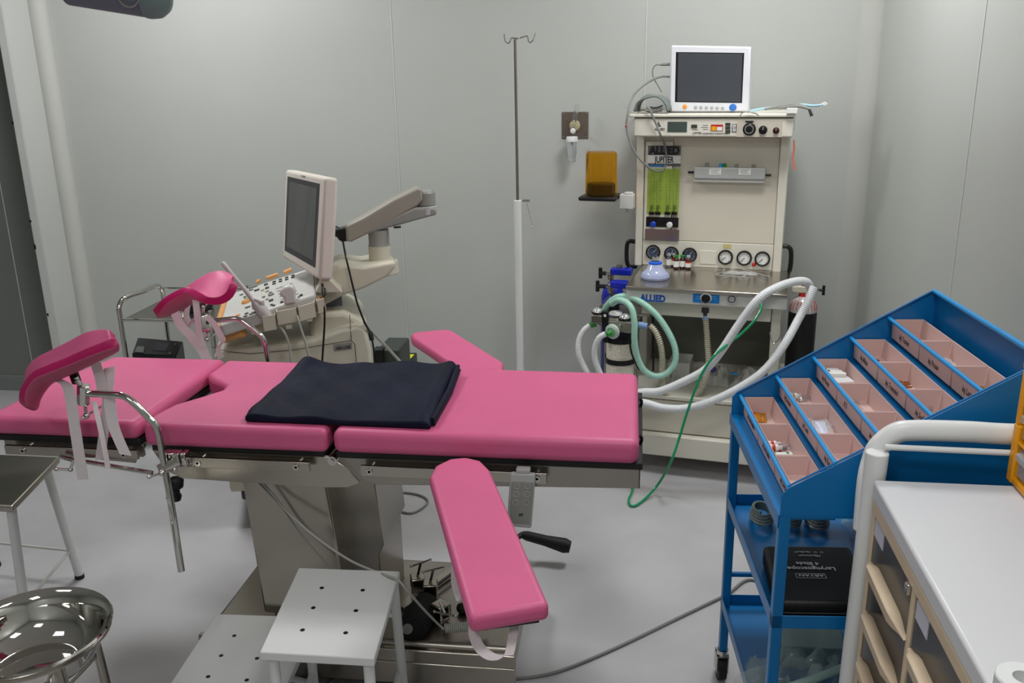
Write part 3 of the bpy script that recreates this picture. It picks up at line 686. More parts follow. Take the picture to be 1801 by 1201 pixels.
for k_, x in enumerate((1146, 1157, 1174, 1186)):
    t0 = mt_(x, 374, ft-.004); t1 = mt_(x+1.5, 300, ft-.004)
    MB().tube([t0, t1], .0065, 12).build('flow_tube', mat('flow_tube_glass', (170, 195, 90), .08, alpha=.3), M)
    q = MB(); q.cyl(t0+Vector((0, 0, -.008)), t0+Vector((0, 0, .004)), .012, n=12); q.lathe([(.002, 0), (.0055, .014), (.0055, .024), (.002, .03)], t0+Vector((0, 0, .004)), n=10); q.build('flow_tube_base', BLACK, M)
    q = MB()
    for j in range(12):
        zz = t0.z+.02+j*(t1.z-t0.z-.03)/12; q.box((t0.x+.0045, ft-.0022, zz), (t0.x+.0045+(.005 if j % 3 else .008), ft-.0012, zz+.0012))
    tag(q.build('scale_marks', mat('scale_ink', (74, 96, 30), .5), fg, smooth=False), kind='stuff')
X3 = Vector((1, 0, 0)); Z3 = Vector((0, 0, 1))
lp = mpl('name_plate', GREYB, 1140, 256, 1197, 273, ft, .002)
text('ALLIED', .046, INK, lp, mt_(1168.5, 271, ft-.0024), X3, Z3, 'lettering', bold=.05, align='CENTER', sx=.86)
lp = mpl('model_plate', PAPER, 1140, 273, 1197, 287.5, ft, .002)
text('JUPITER', .037, INK, lp, mt_(1168, 286, ft-.0024), X3, Z3, 'lettering', align='CENTER', sx=.62, bold=.02)
mpl('stripe', GREYB, 1140, 287.5, 1197, 292, ft, .002); mpl('stripe', mat('blue_stripe', (58, 120, 190), .4), 1142, 289.5, 1168, 293.5, ft-.0006, .002)
# grey manifold on the front panel
gv = c0-.03
a = mt_(1221, 294, gv); c = mt_(1345, 322, gv)
mn = MB().box((a.x, gv, c.z+.012), (c.x, c0+.004, a.z)).build('manifold', GREYL, M, bevel=.004)
MB().box((a.x-.002, gv+.006, c.z-.002), (c.x-.002, c0+.004, c.z+.012)).build('manifold_lip', WHITEG, M, bevel=.003)
for x, y in ((1216, 303), (1350, 308)):
    q = mt_(x, y, gv+.012); MB().cyl(q+Vector((-.014, 0, 0)), q+Vector((.014, 0, 0)), .005, n=10).build('end_pin', BLACK, mn)
for x, mm_ in ((1243, GREYP), (1268, mat('sky_blue_cap', (70, 150, 215), .4)), (1274, GREEN), (1295, GREYP), (1325, GREYP)):
    q = mt_(x, 294+(x-1243)*.035, gv+.015); MB().cyl(q, q+Vector((0, 0, .017)), .008, n=12).build('nipple', mm_, mn)
for x in (1257, 1309):
    q = mt_(x, 301, gv); lb = MB().box((q.x-.022, gv-.0008, q.z-.014), (q.x+.026, gv, q.z+.010)).build('label', PAPER, mn)
    b = MB()
    for j in range(4): b.box((q.x-.018+.004*(j % 2), gv-.0012, q.z+.006-.005*j), (q.x+.020-.004*(j % 3), gv-.0008, q.z+.0072-.005*j))
    b.build('print', GREYB, lb, smooth=False)
# gauges
for k_, (x, y) in enumerate(((1149, 443), (1181, 446), (1213, 448), (1276, 452), (1309, 453.5), (1341, 455))):
    q = mt_(x, y, c0); rr = .0305
    g = MB().lathe([(rr*.80, -.006), (rr*.84, -.011), (rr, -.011), (rr*1.04, -.008), (rr*1.04, 0)], q, (0, 1, 0), 30, cap=False).build('gauge', BLACK, M)
    MB().lathe([(0, -.006), (rr*.84, -.006)], q, (0, 1, 0), 30, cap=False).build('dial', mat('dark_dial', (70, 84, 108), .2) if k_ < 3 else PAPER, g)
    MB().lathe([(rr*.76, -.0075), (rr*.84, -.0075), (rr*.84, -.012)], q, (0, 1, 0), 30, cap=False).build('inner_ring', CHROME, g)
    an = R((40, 70, 55, 215, 230, 225)[k_]); MB().tube([q+Vector((-.002*math.cos(an), -.008, -.002*math.sin(an))), q+Vector((.019*math.cos(an), -.008, .019*math.sin(an)))], .001, 5).build('needle', INKW if k_ < 3 else INK, g)
    b = MB()
    for j in range(9):
        a_ = R(225-270*j/8); b.tube([q+Vector((r_*math.cos(a_), -.0068, r_*math.sin(a_))) for r_ in (.018, .022)], .0008, 4)
    b.build('dial_marks', INKW if k_ < 3 else INK, g, smooth=False)
mpl('blank_plate', CREAM, 1231, 440, 1259, 465, c0, .0025, bevel=.002); mpl('tape_scrap', mat('old_tape', (206, 192, 128), .6), 1272, 429, 1286, 437, c0, .0008)
q = mt_(1326, 465, c0); b = MB(); b.lathe([(.009, 0), (.009, -.004), (.004, -.008), (.0, -.008)], q, (0, 1, 0), 14); b.build('red_button', RED, M)
# side handles
for s_, P in ((-1, [(1120, 426), (1108, 424), (1103, 430), (1102, 448), (1103, 462), (1108, 469), (1120, 468)]), (1, [(1376, 433), (1386, 434), (1391, 441), (1391, 460), (1388, 478), (1382, 485), (1374, 484)])):
    MB().tube(spline([mt_(x, y, c0+.03) for x, y in P], 5), .0095, 12).build('side_handle', BLACK, M)
# top box
tv = .30
mbx('top_box', CREAM, (-.353, tv, 1.357), (.274, .60, 1.43), .006, seg=3)
mbx('top_lid', CREAM, (-.371, tv-.008, 1.434), (.278, .61, 1.447), .004, seg=3)
mbx('lid_gap', GREYD, (-.35, tv+.004, 1.43), (.27, .59, 1.434), 0)
def tp(name, mtl, x0, y0, x1, y1, th=.0015, par=M, **k): return mpl(name, mtl, x0, y0, x1, y1, tv, th, par, **k)
tp('control_panel', mat('panel_inlay', (205, 198, 184), .45), 1296, 212, 1375, 241, .0012)
tp('readout', SCRG, 1174.5, 214, 1208, 232, .002)
tp('key', GREYD, 1216, 219, 1226, 225, .003)
wp = tp('warning_label', REDL, 1250.5, 219, 1271, 230, .002)
tp('amber_mark', AMBERL, 1251.5, 222, 1259.5, 229.5, .0026, wp); tp('white_mark', PAPER, 1261, 223, 1270, 229.5, .0026, wp)
for y in (216, 222.5, 229): tp('key', GREYD, 1276, y, 1284.5, y+5, .003)
b = tp('arrow_pad', INK, 1288, 218, 1295, 232, .002)
for y, s_ in ((221.7, 1), (228.3, -1)):
    tp('arrow_key', PAPER, 1289, y-2.7, 1294, y+2.7, .003, b); q = mt_(1291.5, y, tv-.0032)
    MB().prism([q+Vector((-.003, 0, -.0025*s_)), q+Vector((.003, 0, -.0025*s_)), q+Vector((0, 0, .0025*s_))], (0, -.0005, 0)).build('arrow', INK, b, smooth=False)
for x, y, r_, mm_ in ((1318, 227, .025, BLACK), (1342, 228.5, .0165, BLACK), (1365, 229.5, .0125, mat('dark_red_knob', (52, 22, 16), .35))):
    q = mt_(x, y, tv); g = MB().lathe([(r_, 0), (r_, -.003), (r_*.8, -.004), (r_*.7, -.012), (r_*.5, -.013), (0, -.013)], q, (0, 1, 0), 26).build('knob', mm_, M)
    if r_ > .02:
        MB().lathe([(r_*.52, -.0135), (r_*.72, -.0135), (r_*.74, -.009), (r_*.82, -.005)], q, (0, 1, 0), 26, cap=False).build('knob_ring', CHROME, g)
    else: MB().box(q+Vector((-.0008, -.0138, .001)), q+Vector((.0008, -.013, r_*.65))).build('knob_mark', INKW, g)
tp('black_label', INK, 1311, 212.5, 1325, 215.5, .002)
text('ALLIED', .013, GREYB, M, mt_(1151.5, 229, tv-.0008), X3, Z3, 'lettering', bold=.02)
MB().prism([mt_(x, y, tv) for x, y in ((1154, 223), (1163, 223), (1158, 212.5))], (0, -.0006, 0)).build('emblem', GREYB, M, smooth=False)
text('JUPITER', .0105, GREYB, M, mt_(1218, 235.5, tv-.0008), X3, Z3, 'lettering', bold=.015)
text('ANAESTHESIA WORKSTATION', .0072, GREYB, M, mt_(1235, 235.8, tv-.0008), X3, Z3, 'lettering', bold=.01)
b = MB()
for x0, x1, y in ((1218, 1228, 228), (1236, 1245, 220), (1233, 1245, 223.5), (1236, 1245, 227)):
    a = mt_(x0, y, tv); c = mt_(x1, y+.9, tv); b.box((a.x, tv-.0006, c.z), (c.x, tv, a.z))
b.build('fine_print', GREYB, M, smooth=False)
# worktop front: logo, blue plate, knobs
wv = -.004
text('ALLIED', .037, INKB, M, mt_(1126, 528.5, wv-.0006), X3, Z3, 'lettering', bold=.05, sx=.85)
bp = mpl('blue_plate', mat('blue_plate', (16, 128, 206), .4), 1219, 516.5, 1265, 534, wv, .0012)
q = mt_(1242, 523.5, wv); g = MB().lathe([(.020, 0), (.022, -.004), (.018, -.006), (.018, -.012)], q, (0, 1, 0), 28).build('selector_ring', WHITEG, M)
MB().lathe([(.0178, -.008), (.0165, -.02), (0, -.02)], q, (0, 1, 0), 28, cap=False).build('selector_knob', BLACK, g)
for x in (1226, 1251):
    for y in (521, 525):
        a = mt_(x, y, wv); MB().box((a.x-.003, wv-.002, a.z-.001), (a.x+.02, wv-.0012, a.z+.001)).build('plate_print', mat('pale_blue_ink', (120, 190, 230), .5), bp, smooth=False)
q = mt_(1287, 526, wv); b = MB(); b.lathe([(.020, 0), (.020, -.004), (.016, -.004), (.016, -.002), (0, -.002)], q, (0, 1, 0), 26); g = b.build('flush_button', GREYL, M)
b = MB(); b.lathe([(.0115, -.0026), (.0145, -.0026)], q, (0, 1, 0), 26, cap=False); b.build('button_ring', INK, g)
q = mt_(1338, 529, wv); MB().lathe([(.013, 0), (.013, -.008), (.008, -.01), (.008, -.018), (0, -.018)], q, (0, 1, 0), 16).build('outlet_nozzle', CHROME, M)
q = mt_(1339, 484, .30); MB().lathe([(.004, 0), (.006, .004), (.005, .010), (0, .010)], (mt_(1356, 486, .33).x, .33, .803), n=12).build('peg', STEEL, M)
# chrome hook loop on the right side
MB().tube(spline([mt_(x, y, .03) for x, y in ((1375, 540), (1374, 570), (1373, 590), (1367, 600), (1360, 603), (1356, 596), (1354, 584))], 6), .0024, 8).build('wire_hook', CHROME, M)
# grey outlet beneath the worktop
q = mt_(1241, 545, .07); b = MB(); b.lathe([(.017, .012), (.018, .006), (.018, -.008), (.013, -.010), (.0125, -.022), (0, -.022)], q, (0, 0, 1), 20); b.build('hose_port', GREYD, M)
MB().lathe([(.0125, 0), (.0125, -.016), (.0, -.016)], q+Vector((0, 0, -.022)), n=18).build('hose_cuff', BLUELT, M)
# ventilator bellows with its bracket on the left
bv = .30
q0 = mt_(1057, 345, bv)
bl = MB()
n_ = 28
def bell(r, z, lobes=10, am=.03): return [Vector((q0.x+r*(1+am*math.cos(lobes*t))*math.cos(t), q0.y+r*(1+am*math.cos(lobes*t))*math.sin(t), z)) for t in [2*math.pi*i/80 for i in range(81)]]
zb = q0.z; ztp = mt_(1057, 266, bv).z
rows = [bell(.066, zb+.008), bell(.0655, zb+.06), bell(.064, ztp-.012), bell(.061, ztp-.003), bell(.054, ztp), bell(.02, ztp+.002, am=0), bell(.0005, ztp+.002, am=0)]
bl.grid(rows); bl.build('bellows_dome', mat('amber_dome', (246, 178, 40), .05, var=.02, trans=.97, ior=1.12, coat=.3), M, weld=True)
MB().lathe([(.05, 0), (.055, .004), (.055, .045), (.048, .050), (0, .050)], (q0.x, q0.y, zb+.006), n=36).build('bellows', mat('dark_bellows', (34, 30, 24), .4), M)
b = MB(); b.box((q0.x-.082, q0.y-.075, zb-.012), (q0.x+.078, q0.y+.075, zb+.006)); b.build('bellows_base', BLACK, M, bevel=.008, seg=3)
a = mt_(1091, 341, bv); c = mt_(1119, 367, bv); b = MB(); b.box((a.x, bv-.02, c.z), (-.345, bv+.03, a.z)); b.box((a.x+.018, bv-.015, a.z), (-.35, bv+.025, a.z+.008)); b.build('bellows_bracket', WHITEG, M, bevel=.003)
MB().cyl(mt_(1103, 367, bv), mt_(1103, 374, bv), .006, n=12).build('bracket_screw', GREYL, M)
# absorber assembly on the left arm
av = -.02
ac = mt_(1090, 600, av)
ab = MB(); a = mt_(1040, 568, av-.05); 
def at2(x, y, v=av): return mt_(x, y, v)
x0, x1 = at2(1038, 570).x, at2(1122, 570).x; ztop = at2(1100, 558, av).z; zbo = at2(1100, 584, av-.05).z
MB().box((x0+.004, av-.0, zbo+.012), (x0+.05, av+.09, ztop)).build('valve_block', STEEL, M, bevel=.003)
MB().box((at2(1072, 570).x, av-.055, zbo), (x1+.006, av+.07, ztop-.004)).build('valve_block', STEEL, M, bevel=.003)
MB().box((at2(1040, 570).x, av+.05, ztop-.006), (at2(1138, 570).x, av+.19, ztop)).build('mounting_plate', STEEL, M, bevel=.002)
for x, y, v in ((1051, 557, av+.04), (1099, 565, av-.01)):
    q = at2(x, y, v); q.z = ztop if x < 1060 else ztop-.004
    MB().lathe([(.024, 0), (.026, .003), (.025, .006)], q, n=24).build('valve_ring', BLACK, M)
    MB().lathe([(.022, .006), (.020, .012), (.013, .019), (.006, .022), (0, .022)], q, n=24).build('valve_dome', mat('valve_glass', (205, 208, 206), .1, .6), M)
q = at2(1083, 562, av+.03); q.z = ztop; MB().lathe([(.026, 0), (.028, .004), (.024, .012), (0, .012)], q, n=20).build('white_cap', WHITE, M)
q = at2(1080, 555, av+.09); q.z = ztop; MB().lathe([(.022, 0), (.022, .034), (.018, .038), (.014, .038), (.014, .05), (.0155, .052), (.0155, .066), (.0135, .069), (0, .069)], q, n=24).build('adjust_valve', BLACK, M)
MB().prism([at2(x, y, av-.058) for x, y in ((1057, 548), (1070, 549), (1070, 603), (1061, 603))], (0, .012, 0)).build('release_strap', BLACK, M, bevel=.002)
q = at2(1064, 555, av-.0585); MB().box((q.x-.005, av-.0595, q.z-.005), (q.x+.005, av-.058, q.z+.005)).build('strap_label', PAPER, M)
cz = at2(1091, 596).z; cb_ = at2(1091, 680).z; cx_ = at2(1091, 610).x
ABSG = mat('absorber_granules', (222, 216, 200), .6, var=.35, vs=260, bump=.3, bs=300)
MB().lathe([(.0, cb_-.1), (.056, cb_-.1), (.056, cz-.005), (0, cz-.005)], (cx_, av, 0), n=36, cap=False).build('absorber_canister', ABSG, M)
zr = at2(1091, 631).z
MB().lathe([(.0565, -.011), (.061, -.011), (.061, .009), (.0565, .009)], (cx_, av, zr), n=36, cap=False).build('canister_band', BLACK, M)
MB().lathe([(.050, 0), (.06, 0), (.06, .016), (.050, .016)], (cx_, av, cz-.006), n=36, cap=True).build('canister_top', BLACK, M)
MB().lathe([(.0, 0), (.064, 0), (.064, .02), (0, .02)], (cx_, av, cb_-.12), n=36, cap=True).build('canister_base', BLACK, M)
b = MB()
for dx in (-.066, .068): b.cyl((cx_+dx, av+.02, cb_-.12), (cx_+dx, av+.02, zbo+.02), .004, n=8)
MB().cyl((cx_-.066, av+.02, cb_-.12), (cx_-.066, av+.02, zbo+.02), .004, n=8).build('tie_rod', STEEL, M)
MB().cyl((cx_+.068, av+.02, cb_-.12), (cx_+.068, av+.02, zbo+.02), .004, n=8).build('tie_rod', STEEL, M)
MB().tube(spline([at2(1110, 585, av-.045), at2(1108, 605, av-.06), at2(1113, 628, av-.062), at2(1124, 650, av-.05)], 6), .0035, 8).build('black_lead', BLACK, M)
MB().tube([at2(1148, 556, .04), at2(1149, 652, .04)], .0042, 10).build('hanging_rod', BLACK, M)
# mounting arm from absorber to machine
b = MB(); b.box((cx_-.02, av+.06, ztop-.05), (-.30, .30, ztop-.012)); b.build('absorber_arm', STEELD, M, bevel=.003)
# ports
for x, y, mm_, dx in ((1046, 569, GREEN, -.02), ):
    q = at2(1047, 569, av+.02); MB().tube([q+Vector((.02, 0, .0)), q], .0105, 14).build('port', CHROME, M); MB().tube([q+Vector((.004, 0, .001)), q+Vector((-.018, -.004, -.006))], .0125, 14).build('green_connector', GREEN, M)
q = at2(1091, 574, av-.055); MB().tube([q+Vector((0, .01, 0)), q+Vector((-.006, -.012, 0))], .011, 14).build('port', CHROME, M)
fd = at2(1077, 583, av-.085); fn = Vector((-.35, -.9, -.12)).normalized()
g = MB().lathe([(.012, -.014), (.024, -.010), (.030, -.006), (.030, .004), (.022, .009), (.010, .011)], fd, fn, 30).build('filter_disc', mat('filter_rim', (196, 212, 198), .4, alpha=.95), M)
MB().lathe([(.0, .0115), (.020, .0102)], fd, fn, 30, cap=False).build('filter_face', mat('filter_green', (120, 178, 140), .4), g)
MB().tube([fd+fn*.008, fd+fn*.026+Vector((-.006, 0, -.003))], .0095, 14).build('green_connector', GREEN, M)
q = at2(1118, 571, av); MB().tube([q, q+Vector((.012, 0, 0))], .011, 14).build('port', CHROME, M)
MB().tube([q+Vector((.006, 0, 0)), q+Vector((.02, -.004, .001)), q+Vector((.048, -.006, -.001))], [.0125, .0135, .0125], 16).build('blue_connector', BLUELT, M)

# ------------------------------------------------------------------ breathing hoses
MW['MF'] = MF.m
def hw(P, v=None): return [MF.m @ (MF.at(p[0], p[1], v=(p[2] if len(p) > 2 else v))) for p in P]
def hoseo(name, P, v, r, amp, pitch, mt, label, cat='breathing hose', group=None, n=12):
    return tag(hose(hw(P, v), r, amp, pitch, n).build(name, mt, smooth=True, angle=80), label, cat, group)
hoseo('breathing_hose', [(1040, 700, -.05), (1080, 700, -.10), (1128, 690, -.13), (1160, 688, -.14), (1200, 672, -.14), (1240, 650, -.14), (1268, 618, -.14), (1300, 570, -.13), (1335, 525, -.12), (1370, 504, -.06), (1400, 495, .02), (1418, 496, .06), (1425, 508, .10), (1424, 520, .12)], None, .0155, .0006, .007, HOSEW,
      'white corrugated hose, the upper of two sweeping up to the right over the worktop')
hoseo('breathing_hose', [(1040, 718, -.10), (1080, 712, -.14), (1128, 708, -.17), (1165, 717, -.18), (1205, 718, -.18), (1250, 706, -.17), (1300, 682, -.15), (1345, 650, -.12), (1380, 605, -.08), (1405, 560, -.02), (1420, 532, .0), (1432, 504, .02)], None, .0155, .0006, .007, HOSEW,
      'white corrugated hose, the lower of two sagging in front of the cream base')
hoseo('breathing_hose', [(1060, 556, .09), (1066, 540, .06), (1078, 527, .04), (1094, 521, .02), (1118, 526, .0), (1148, 547, -.02), (1172, 578, -.03), (1187, 612, -.04), (1186, 640, -.05), (1170, 658, -.06), (1150, 661, -.07), (1132, 650, -.08), (1121, 628, -.09), (1116, 600, -.10), (1116, 570, -.10), (1112, 545, -.09), (1102, 532, -.07), (1088, 528, -.04), (1076, 534, .02)], None, .0122, .0006, .006, HOSEG,
      'pale green corrugated hose looped beside the absorber')
hoseo('breathing_hose', [(1038, 572, .0), (1026, 582, -.01), (1018, 600, -.02), (1018, 622, -.03), (1026, 642, -.03), (1040, 665, -.04), (1060, 690, -.05)], None, .0115, .0008, .006, HOSEW, 'outer white corrugated hose dropping from the green port at the far left of the absorber')
hoseo('breathing_hose', [(1065, 587, -.115), (1054, 594, -.12), (1047, 610, -.12), (1046, 628, -.12), (1052, 648, -.12), (1064, 675, -.12)], None, .0115, .0008, .006, HOSEW, 'white corrugated hose dropping from the round green filter disc')
hoseo('breathing_hose', [(1143, 572, -.025), (1153, 583, -.03), (1161, 603, -.03), (1165, 630, -.02), (1164, 655, .0), (1166, 680, .02), (1180, 697, .04), (1205, 703, .05), (1226, 693, .05), (1240, 668, .05), (1246, 640, .05), (1244, 600, .06), (1242, 572, .07), (1241, 560, .07)], None, .0105, .0024, .0085, HOSEB, 'beige ribbed hose hanging in a loop below the worktop')
g_ = [(MF.m @ MF.at(x, y, v=v)) for x, y, v in ((1338, 534, -.02), (1338, 545, -.04), (1325, 566, -.06), (1300, 590, -.09), (1270, 613, -.17), (1250, 633, -.19), (1232, 662, -.20), (1220, 692, -.21), (1207, 730, -.22), (1194, 772, -.24), (1180, 812, -.27))]
fl_ = [W(1160, 848, z=.06), W(1138, 874, z=.012), W(1118, 889, z=.006), W(1108, 888, z=.006), W(1106, 878, z=.006), W(1112, 862, z=.006), W(1110, 840, z=.006)]
tag(MB().tube(spline(g_+fl_, 8), .005, 10).build('oxygen_tube', GREENT), 'thin green oxygen tube running from the worktop nozzle down to the floor', 'tube')

# ------------------------------------------------------------------ gas cylinders
def mw(x, y, v): return MF.m @ MF.at(x, y, v=v)
for k_, (kx, ky, v, lab) in enumerate(((1056, 480, .36, 'blue'), (1051, 503, .24, 'blue'))):
    lab = 'blue gas cylinder with T-handle valve, the higher and rear of the left pair' if k_ == 0 else 'blue gas cylinder with T-handle valve, the lower and front of the left pair'
    xr = mw(1098, ky, v); cb = mw(1078, ky+22, v)
    G = thing('gas_cylinder', lab, 'gas cylinder', (cb.x, cb.y, .1), -10, 'blue gas cylinders left of the machine')
    ztop_ = mw(1078, ky+13, v).z
    q = G.location; 
    MB().lathe([(0, 0), (.048, 0), (.05, .006), (.05, ztop_-.1-.07), (.042, ztop_-.1-.035), (.02, ztop_-.1-.012), (.012, ztop_-.1)], (0, 0, 0), n=28).build('cylinder', BLUEC if k_ == 0 else mat('dull_blue_paint', (52, 56, 118), .3), G)
    iv = MW[G.name].inverted()
    a = iv @ mw(1075, ky-4, v); c = iv @ mw(1108 if k_ == 0 else 1100, ky-6, v)
    MB().box((a.x, -.025, a.z-.014), (c.x+.01, .025, a.z+.014)).build('yoke', BLUEC, G, bevel=.005, seg=3)
    a = iv @ mw(1074, ky, v); MB().lathe([(.012, -.03), (.015, -.01), (.013, .006), (.007, .012)], a, n=14).build('valve', STEEL, G)
    s0 = iv @ mw(1074, ky+1, v-.02); s1 = iv @ mw(1066, ky+1, v-.02); s2 = iv @ mw(1050, ky, v-.02)
    MB().tube([s0, s1], .004, 10).build('spindle', CHROME, G)
    b = MB(); h0 = iv @ mw(kx, ky, v-.02); b.tube([s1, h0], .009, 10); b.tube([h0+Vector((0, 0, -.023)), h0+Vector((0, 0, .023))], .0085, 10); b.build('handle', BLACK, G)
q = mw(1092, 470, .38); 
tag(MB().lathe([(.004, 0), (.009, .002), (.009, .02), (.013, .022), (.013, .03), (.004, .032)], mw(1089, 478, .36), n=16).build('pressure_fitting', STEEL), 'small steel screw fitting standing above the rear blue yoke', 'fitting')
G = thing('gas_cylinder', 'black gas cylinder with silver shoulder and red collar right of the machine', 'gas cylinder', tuple(mw(1400, 700, .36))[:2]+(.1,), -10)
iv = MW[G.name].inverted(); zs = (iv @ mw(1400, 540, .36)).z
MB().lathe([(0, 0), (.055, 0), (.057, .008), (.057, zs-.012), (.0565, zs-.006)], n=32, cap=True).build('cylinder', BLACK, G)
MB().lathe([(.0575, zs-.014), (.0575, zs-.006), (.055, zs+.014), (.045, zs+.034), (.03, zs+.046), (.016, zs+.052)], n=32, cap=False).build('shoulder', mat('scuffed_silver_paint', (196, 186, 186), .3, .3, var=.3, vs=25), G)
b = MB()
for k_ in range(9):
    a_ = -2.6+k_*.28; b.tube([Vector((r_*math.cos(a_), r_*math.sin(a_), z_)) for r_, z_ in ((.0455, zs+.036), (.0555, zs+.016), (.0585, zs+.0))], .0012, 5)
b.build('red_strings', REDL, G)
MB().lathe([(.018, zs+.046), (.022, zs+.05), (.019, zs+.075), (.02, zs+.078), (.016, zs+.094), (.008, zs+.094)], n=18).build('collar', RED, G)
a = iv @ mw(1402, 508, .36)
MB().box((-.05, -.02, a.z-.014), (.03, .02, a.z+.016)).build('yoke', IVORY, G, bevel=.006, seg=3)
MB().cyl((0, 0, zs+.09), (0, 0, a.z-.01), .008, n=12).build('valve_stem', STEEL, G)
MB().lathe([(.012, 0), (.014, .004), (.012, .012), (.006, .014)], (.0, 0, a.z+.014), n=14).build('valve', STEEL, G)
MB().cyl((.03, 0, a.z-.002), (.058, 0, a.z-.002), .006, n=12).build('spindle', CHROME, G)
b = MB(); b.tube([(.05, 0, a.z), (.075, 0, a.z)], .0055, 10); b.tube([(.075, 0, a.z-.02), (.075, 0, a.z+.02)], .0062, 10); b.build('handle', BLACK, G)

# ------------------------------------------------------------------ monitor on top
mo = MF.m @ Vector((-.1, .40, 1.447)); PMf = MF
PM = thing('patient_monitor', 'white patient monitor with dark screen and blue dial on top of the machine', 'monitor', tuple(mo), -10)
iv = MW[PM.name].inverted() @ MF.m
def pmp(x, y, v=.385): return iv @ MF.at(x, y, v=v)
f0 = .385
qd = [pmp(1177, 193), pmp(1317, 198), pmp(1321, 82), pmp(1180, 79.5)]
zb_ = 0.0; qd[0].z = qd[1].z = .004
MB().prism(qd, (0, .09, 0)).build('casing', mat('monitor_white', (226, 227, 233), .35, var=.01), PM, bevel=.007, seg=3)
MB().prism([p+Vector((0, -.0006, 0)) for p in (pmp(1187, 179.5), pmp(1305, 181), pmp(1309, 93), pmp(1189, 91.5))], (0, .002, 0)).build('bezel', BLACK, PM)
MB().prism([p+Vector((0, -.0012, 0)) for p in (pmp(1191, 178), pmp(1303, 179.5), pmp(1306, 94.5), pmp(1193, 93))], (0, .002, 0)).build('screen', DARKSCR, PM)
def btn(x, y, r_, mm_, nm='button'): MB().lathe([(r_, 0), (r_, -.002), (r_*.7, -.0035), (0, -.0035)], pmp(x, y), (0, 1, 0), 20).build(nm, mm_, PM)
btn(1204.5, 187.5, .009, mat('orange_button', (238, 160, 60), .4))
for k_ in range(6): btn(1223.5+9.5*k_, 188.5+.25*k_, .0068, GREYL)
btn(1289, 189, .0145, mat('blue_dial', (60, 120, 200), .3), 'dial')
for x0 in (-.12, .12): MB().cb((x0, .05, .004), (.03, .05, .008)).build('foot', GREYD, PM)
# cables of the monitor
def cab(name, P, r, mt, label, cat='cable', group=None): return tag(MB().tube(spline([MF.m @ MF.at(*p[:2], v=p[2]) for p in P], 8), r, 8).build(name, mt), label, cat, group)
p = MF.m @ MF.at(1170, 114, v=.42)
cab('sensor_cable', [(1177, 115, .42), (1165, 114, .42), (1155, 114, .42), (1150, 118, .42), (1147.5, 127, .42), (1150, 138, .42), (1157, 150, .41), (1164, 162, .41)], .0026, GREYC, 'thin grey sensor cable looping from the upper left socket of the monitor')
tag(MB().tube([MF.m @ MF.at(1178, 113, v=.42), MF.m @ MF.at(1164, 113.5, v=.42), MF.m @ MF.at(1161, 114, v=.42)], [.006, .006, .003], 12).build('cable_plug', GREYP), 'grey plug pushed into the left side of the monitor', 'plug')
cab('monitor_cable', [(1178, 135, .41), (1165, 134.5, .41), (1150, 139, .40), (1132, 150, .38), (1117, 164, .35), (1108, 182, .31), (1103, 205, .285), (1102, 225, .28), (1107, 247, .28), (1118, 270, .28), (1135, 290, .29), (1148, 299, .33), (1160, 301, .36), (1169, 295, .375), (1172, 278, .38), (1169, 255, .38), (1162, 238, .29), (1154, 218, .285), (1144, 196, .28), (1138, 188, .285)], .0044, GREYC, 'grey cable arching from the monitor and hanging in a long loop over the flow meters')
for k_, (cx0, cy0, a_, bb, hh) in enumerate(((1140, 192, 28, 8, 1.450), (1142, 189, 30, 8, 1.455), (1138, 195, 22, 8, 1.452), (1145, 190, 24, 6, 1.459))):
    c_ = MF.at(cx0, cy0, z=1.452); P = []
    for i in range(24):
        t_ = 2*math.pi*i/24; P.append(MF.m @ Vector((c_.x+.062*math.cos(t_)*(1-.1*k_)+.006*k_, c_.y+.035*math.sin(t_)*(1-.08*k_), hh+.005*math.sin(3*t_+k_))))
    tag(MB().tube(P, .003, 8, closed=True).build('cable_coil', (GREYC, GREYCL, GREYC, GREYD)[k_]), ('mid grey', 'pale grey', 'short grey', 'dark grey')[k_]+' cable coil lying inside the folded cuff on the machine', 'cable')
cab('lead_wire', [(1112, 198, .28), (1103, 193, .27), (1098, 184, .27), (1096, 179, .27)], .0012, GREYCL, 'short pale lead wire sticking up left of the cuff', 'wire')
cab('lead_wire', [(1138, 193, .28), (1122, 200, .275), (1108, 200, .27), (1104, 215, .27), (1102, 222, .27)], .0012, IVORYD, 'thin beige lead wire hanging at the left corner of the lid', 'wire')
tag(MB().sphere(mw(1101, 222, .268), .005, sc=(1, 1, .8)).build('lead_clip', REDL), 'small red lead clip hanging at the left corner of the machine', 'clip')
# cuff: folded band
rows = []
for i in range(25):
    t_ = math.pi*(.02+.96*i/24); cx0 = -.283; a_, h_ = .066, .066
    x = cx0-a_*math.cos(t_); z_ = 1.453+h_*math.sin(t_)**.8; w_ = .05
    rows.append([Vector((x+.004*math.sin(9*v_), .30+.0+v_*w_*2-.01*math.sin(t_)*1, z_-.008*abs(v_-.5)+.003*math.sin(6*v_+i*.5))) for v_ in [j/8 for j in range(9)]])
cf = MB(); cf.grid([[MF.m @ p for p in r] for r in rows])
tag(cf.build('pressure_cuff', mat('cuff_grey', (120, 128, 124), .7, var=.1, bump=.3, bs=80), solid=(.006, 0), angle=80), 'folded grey blood pressure cuff over coiled cables beside the monitor', 'pressure cuff')
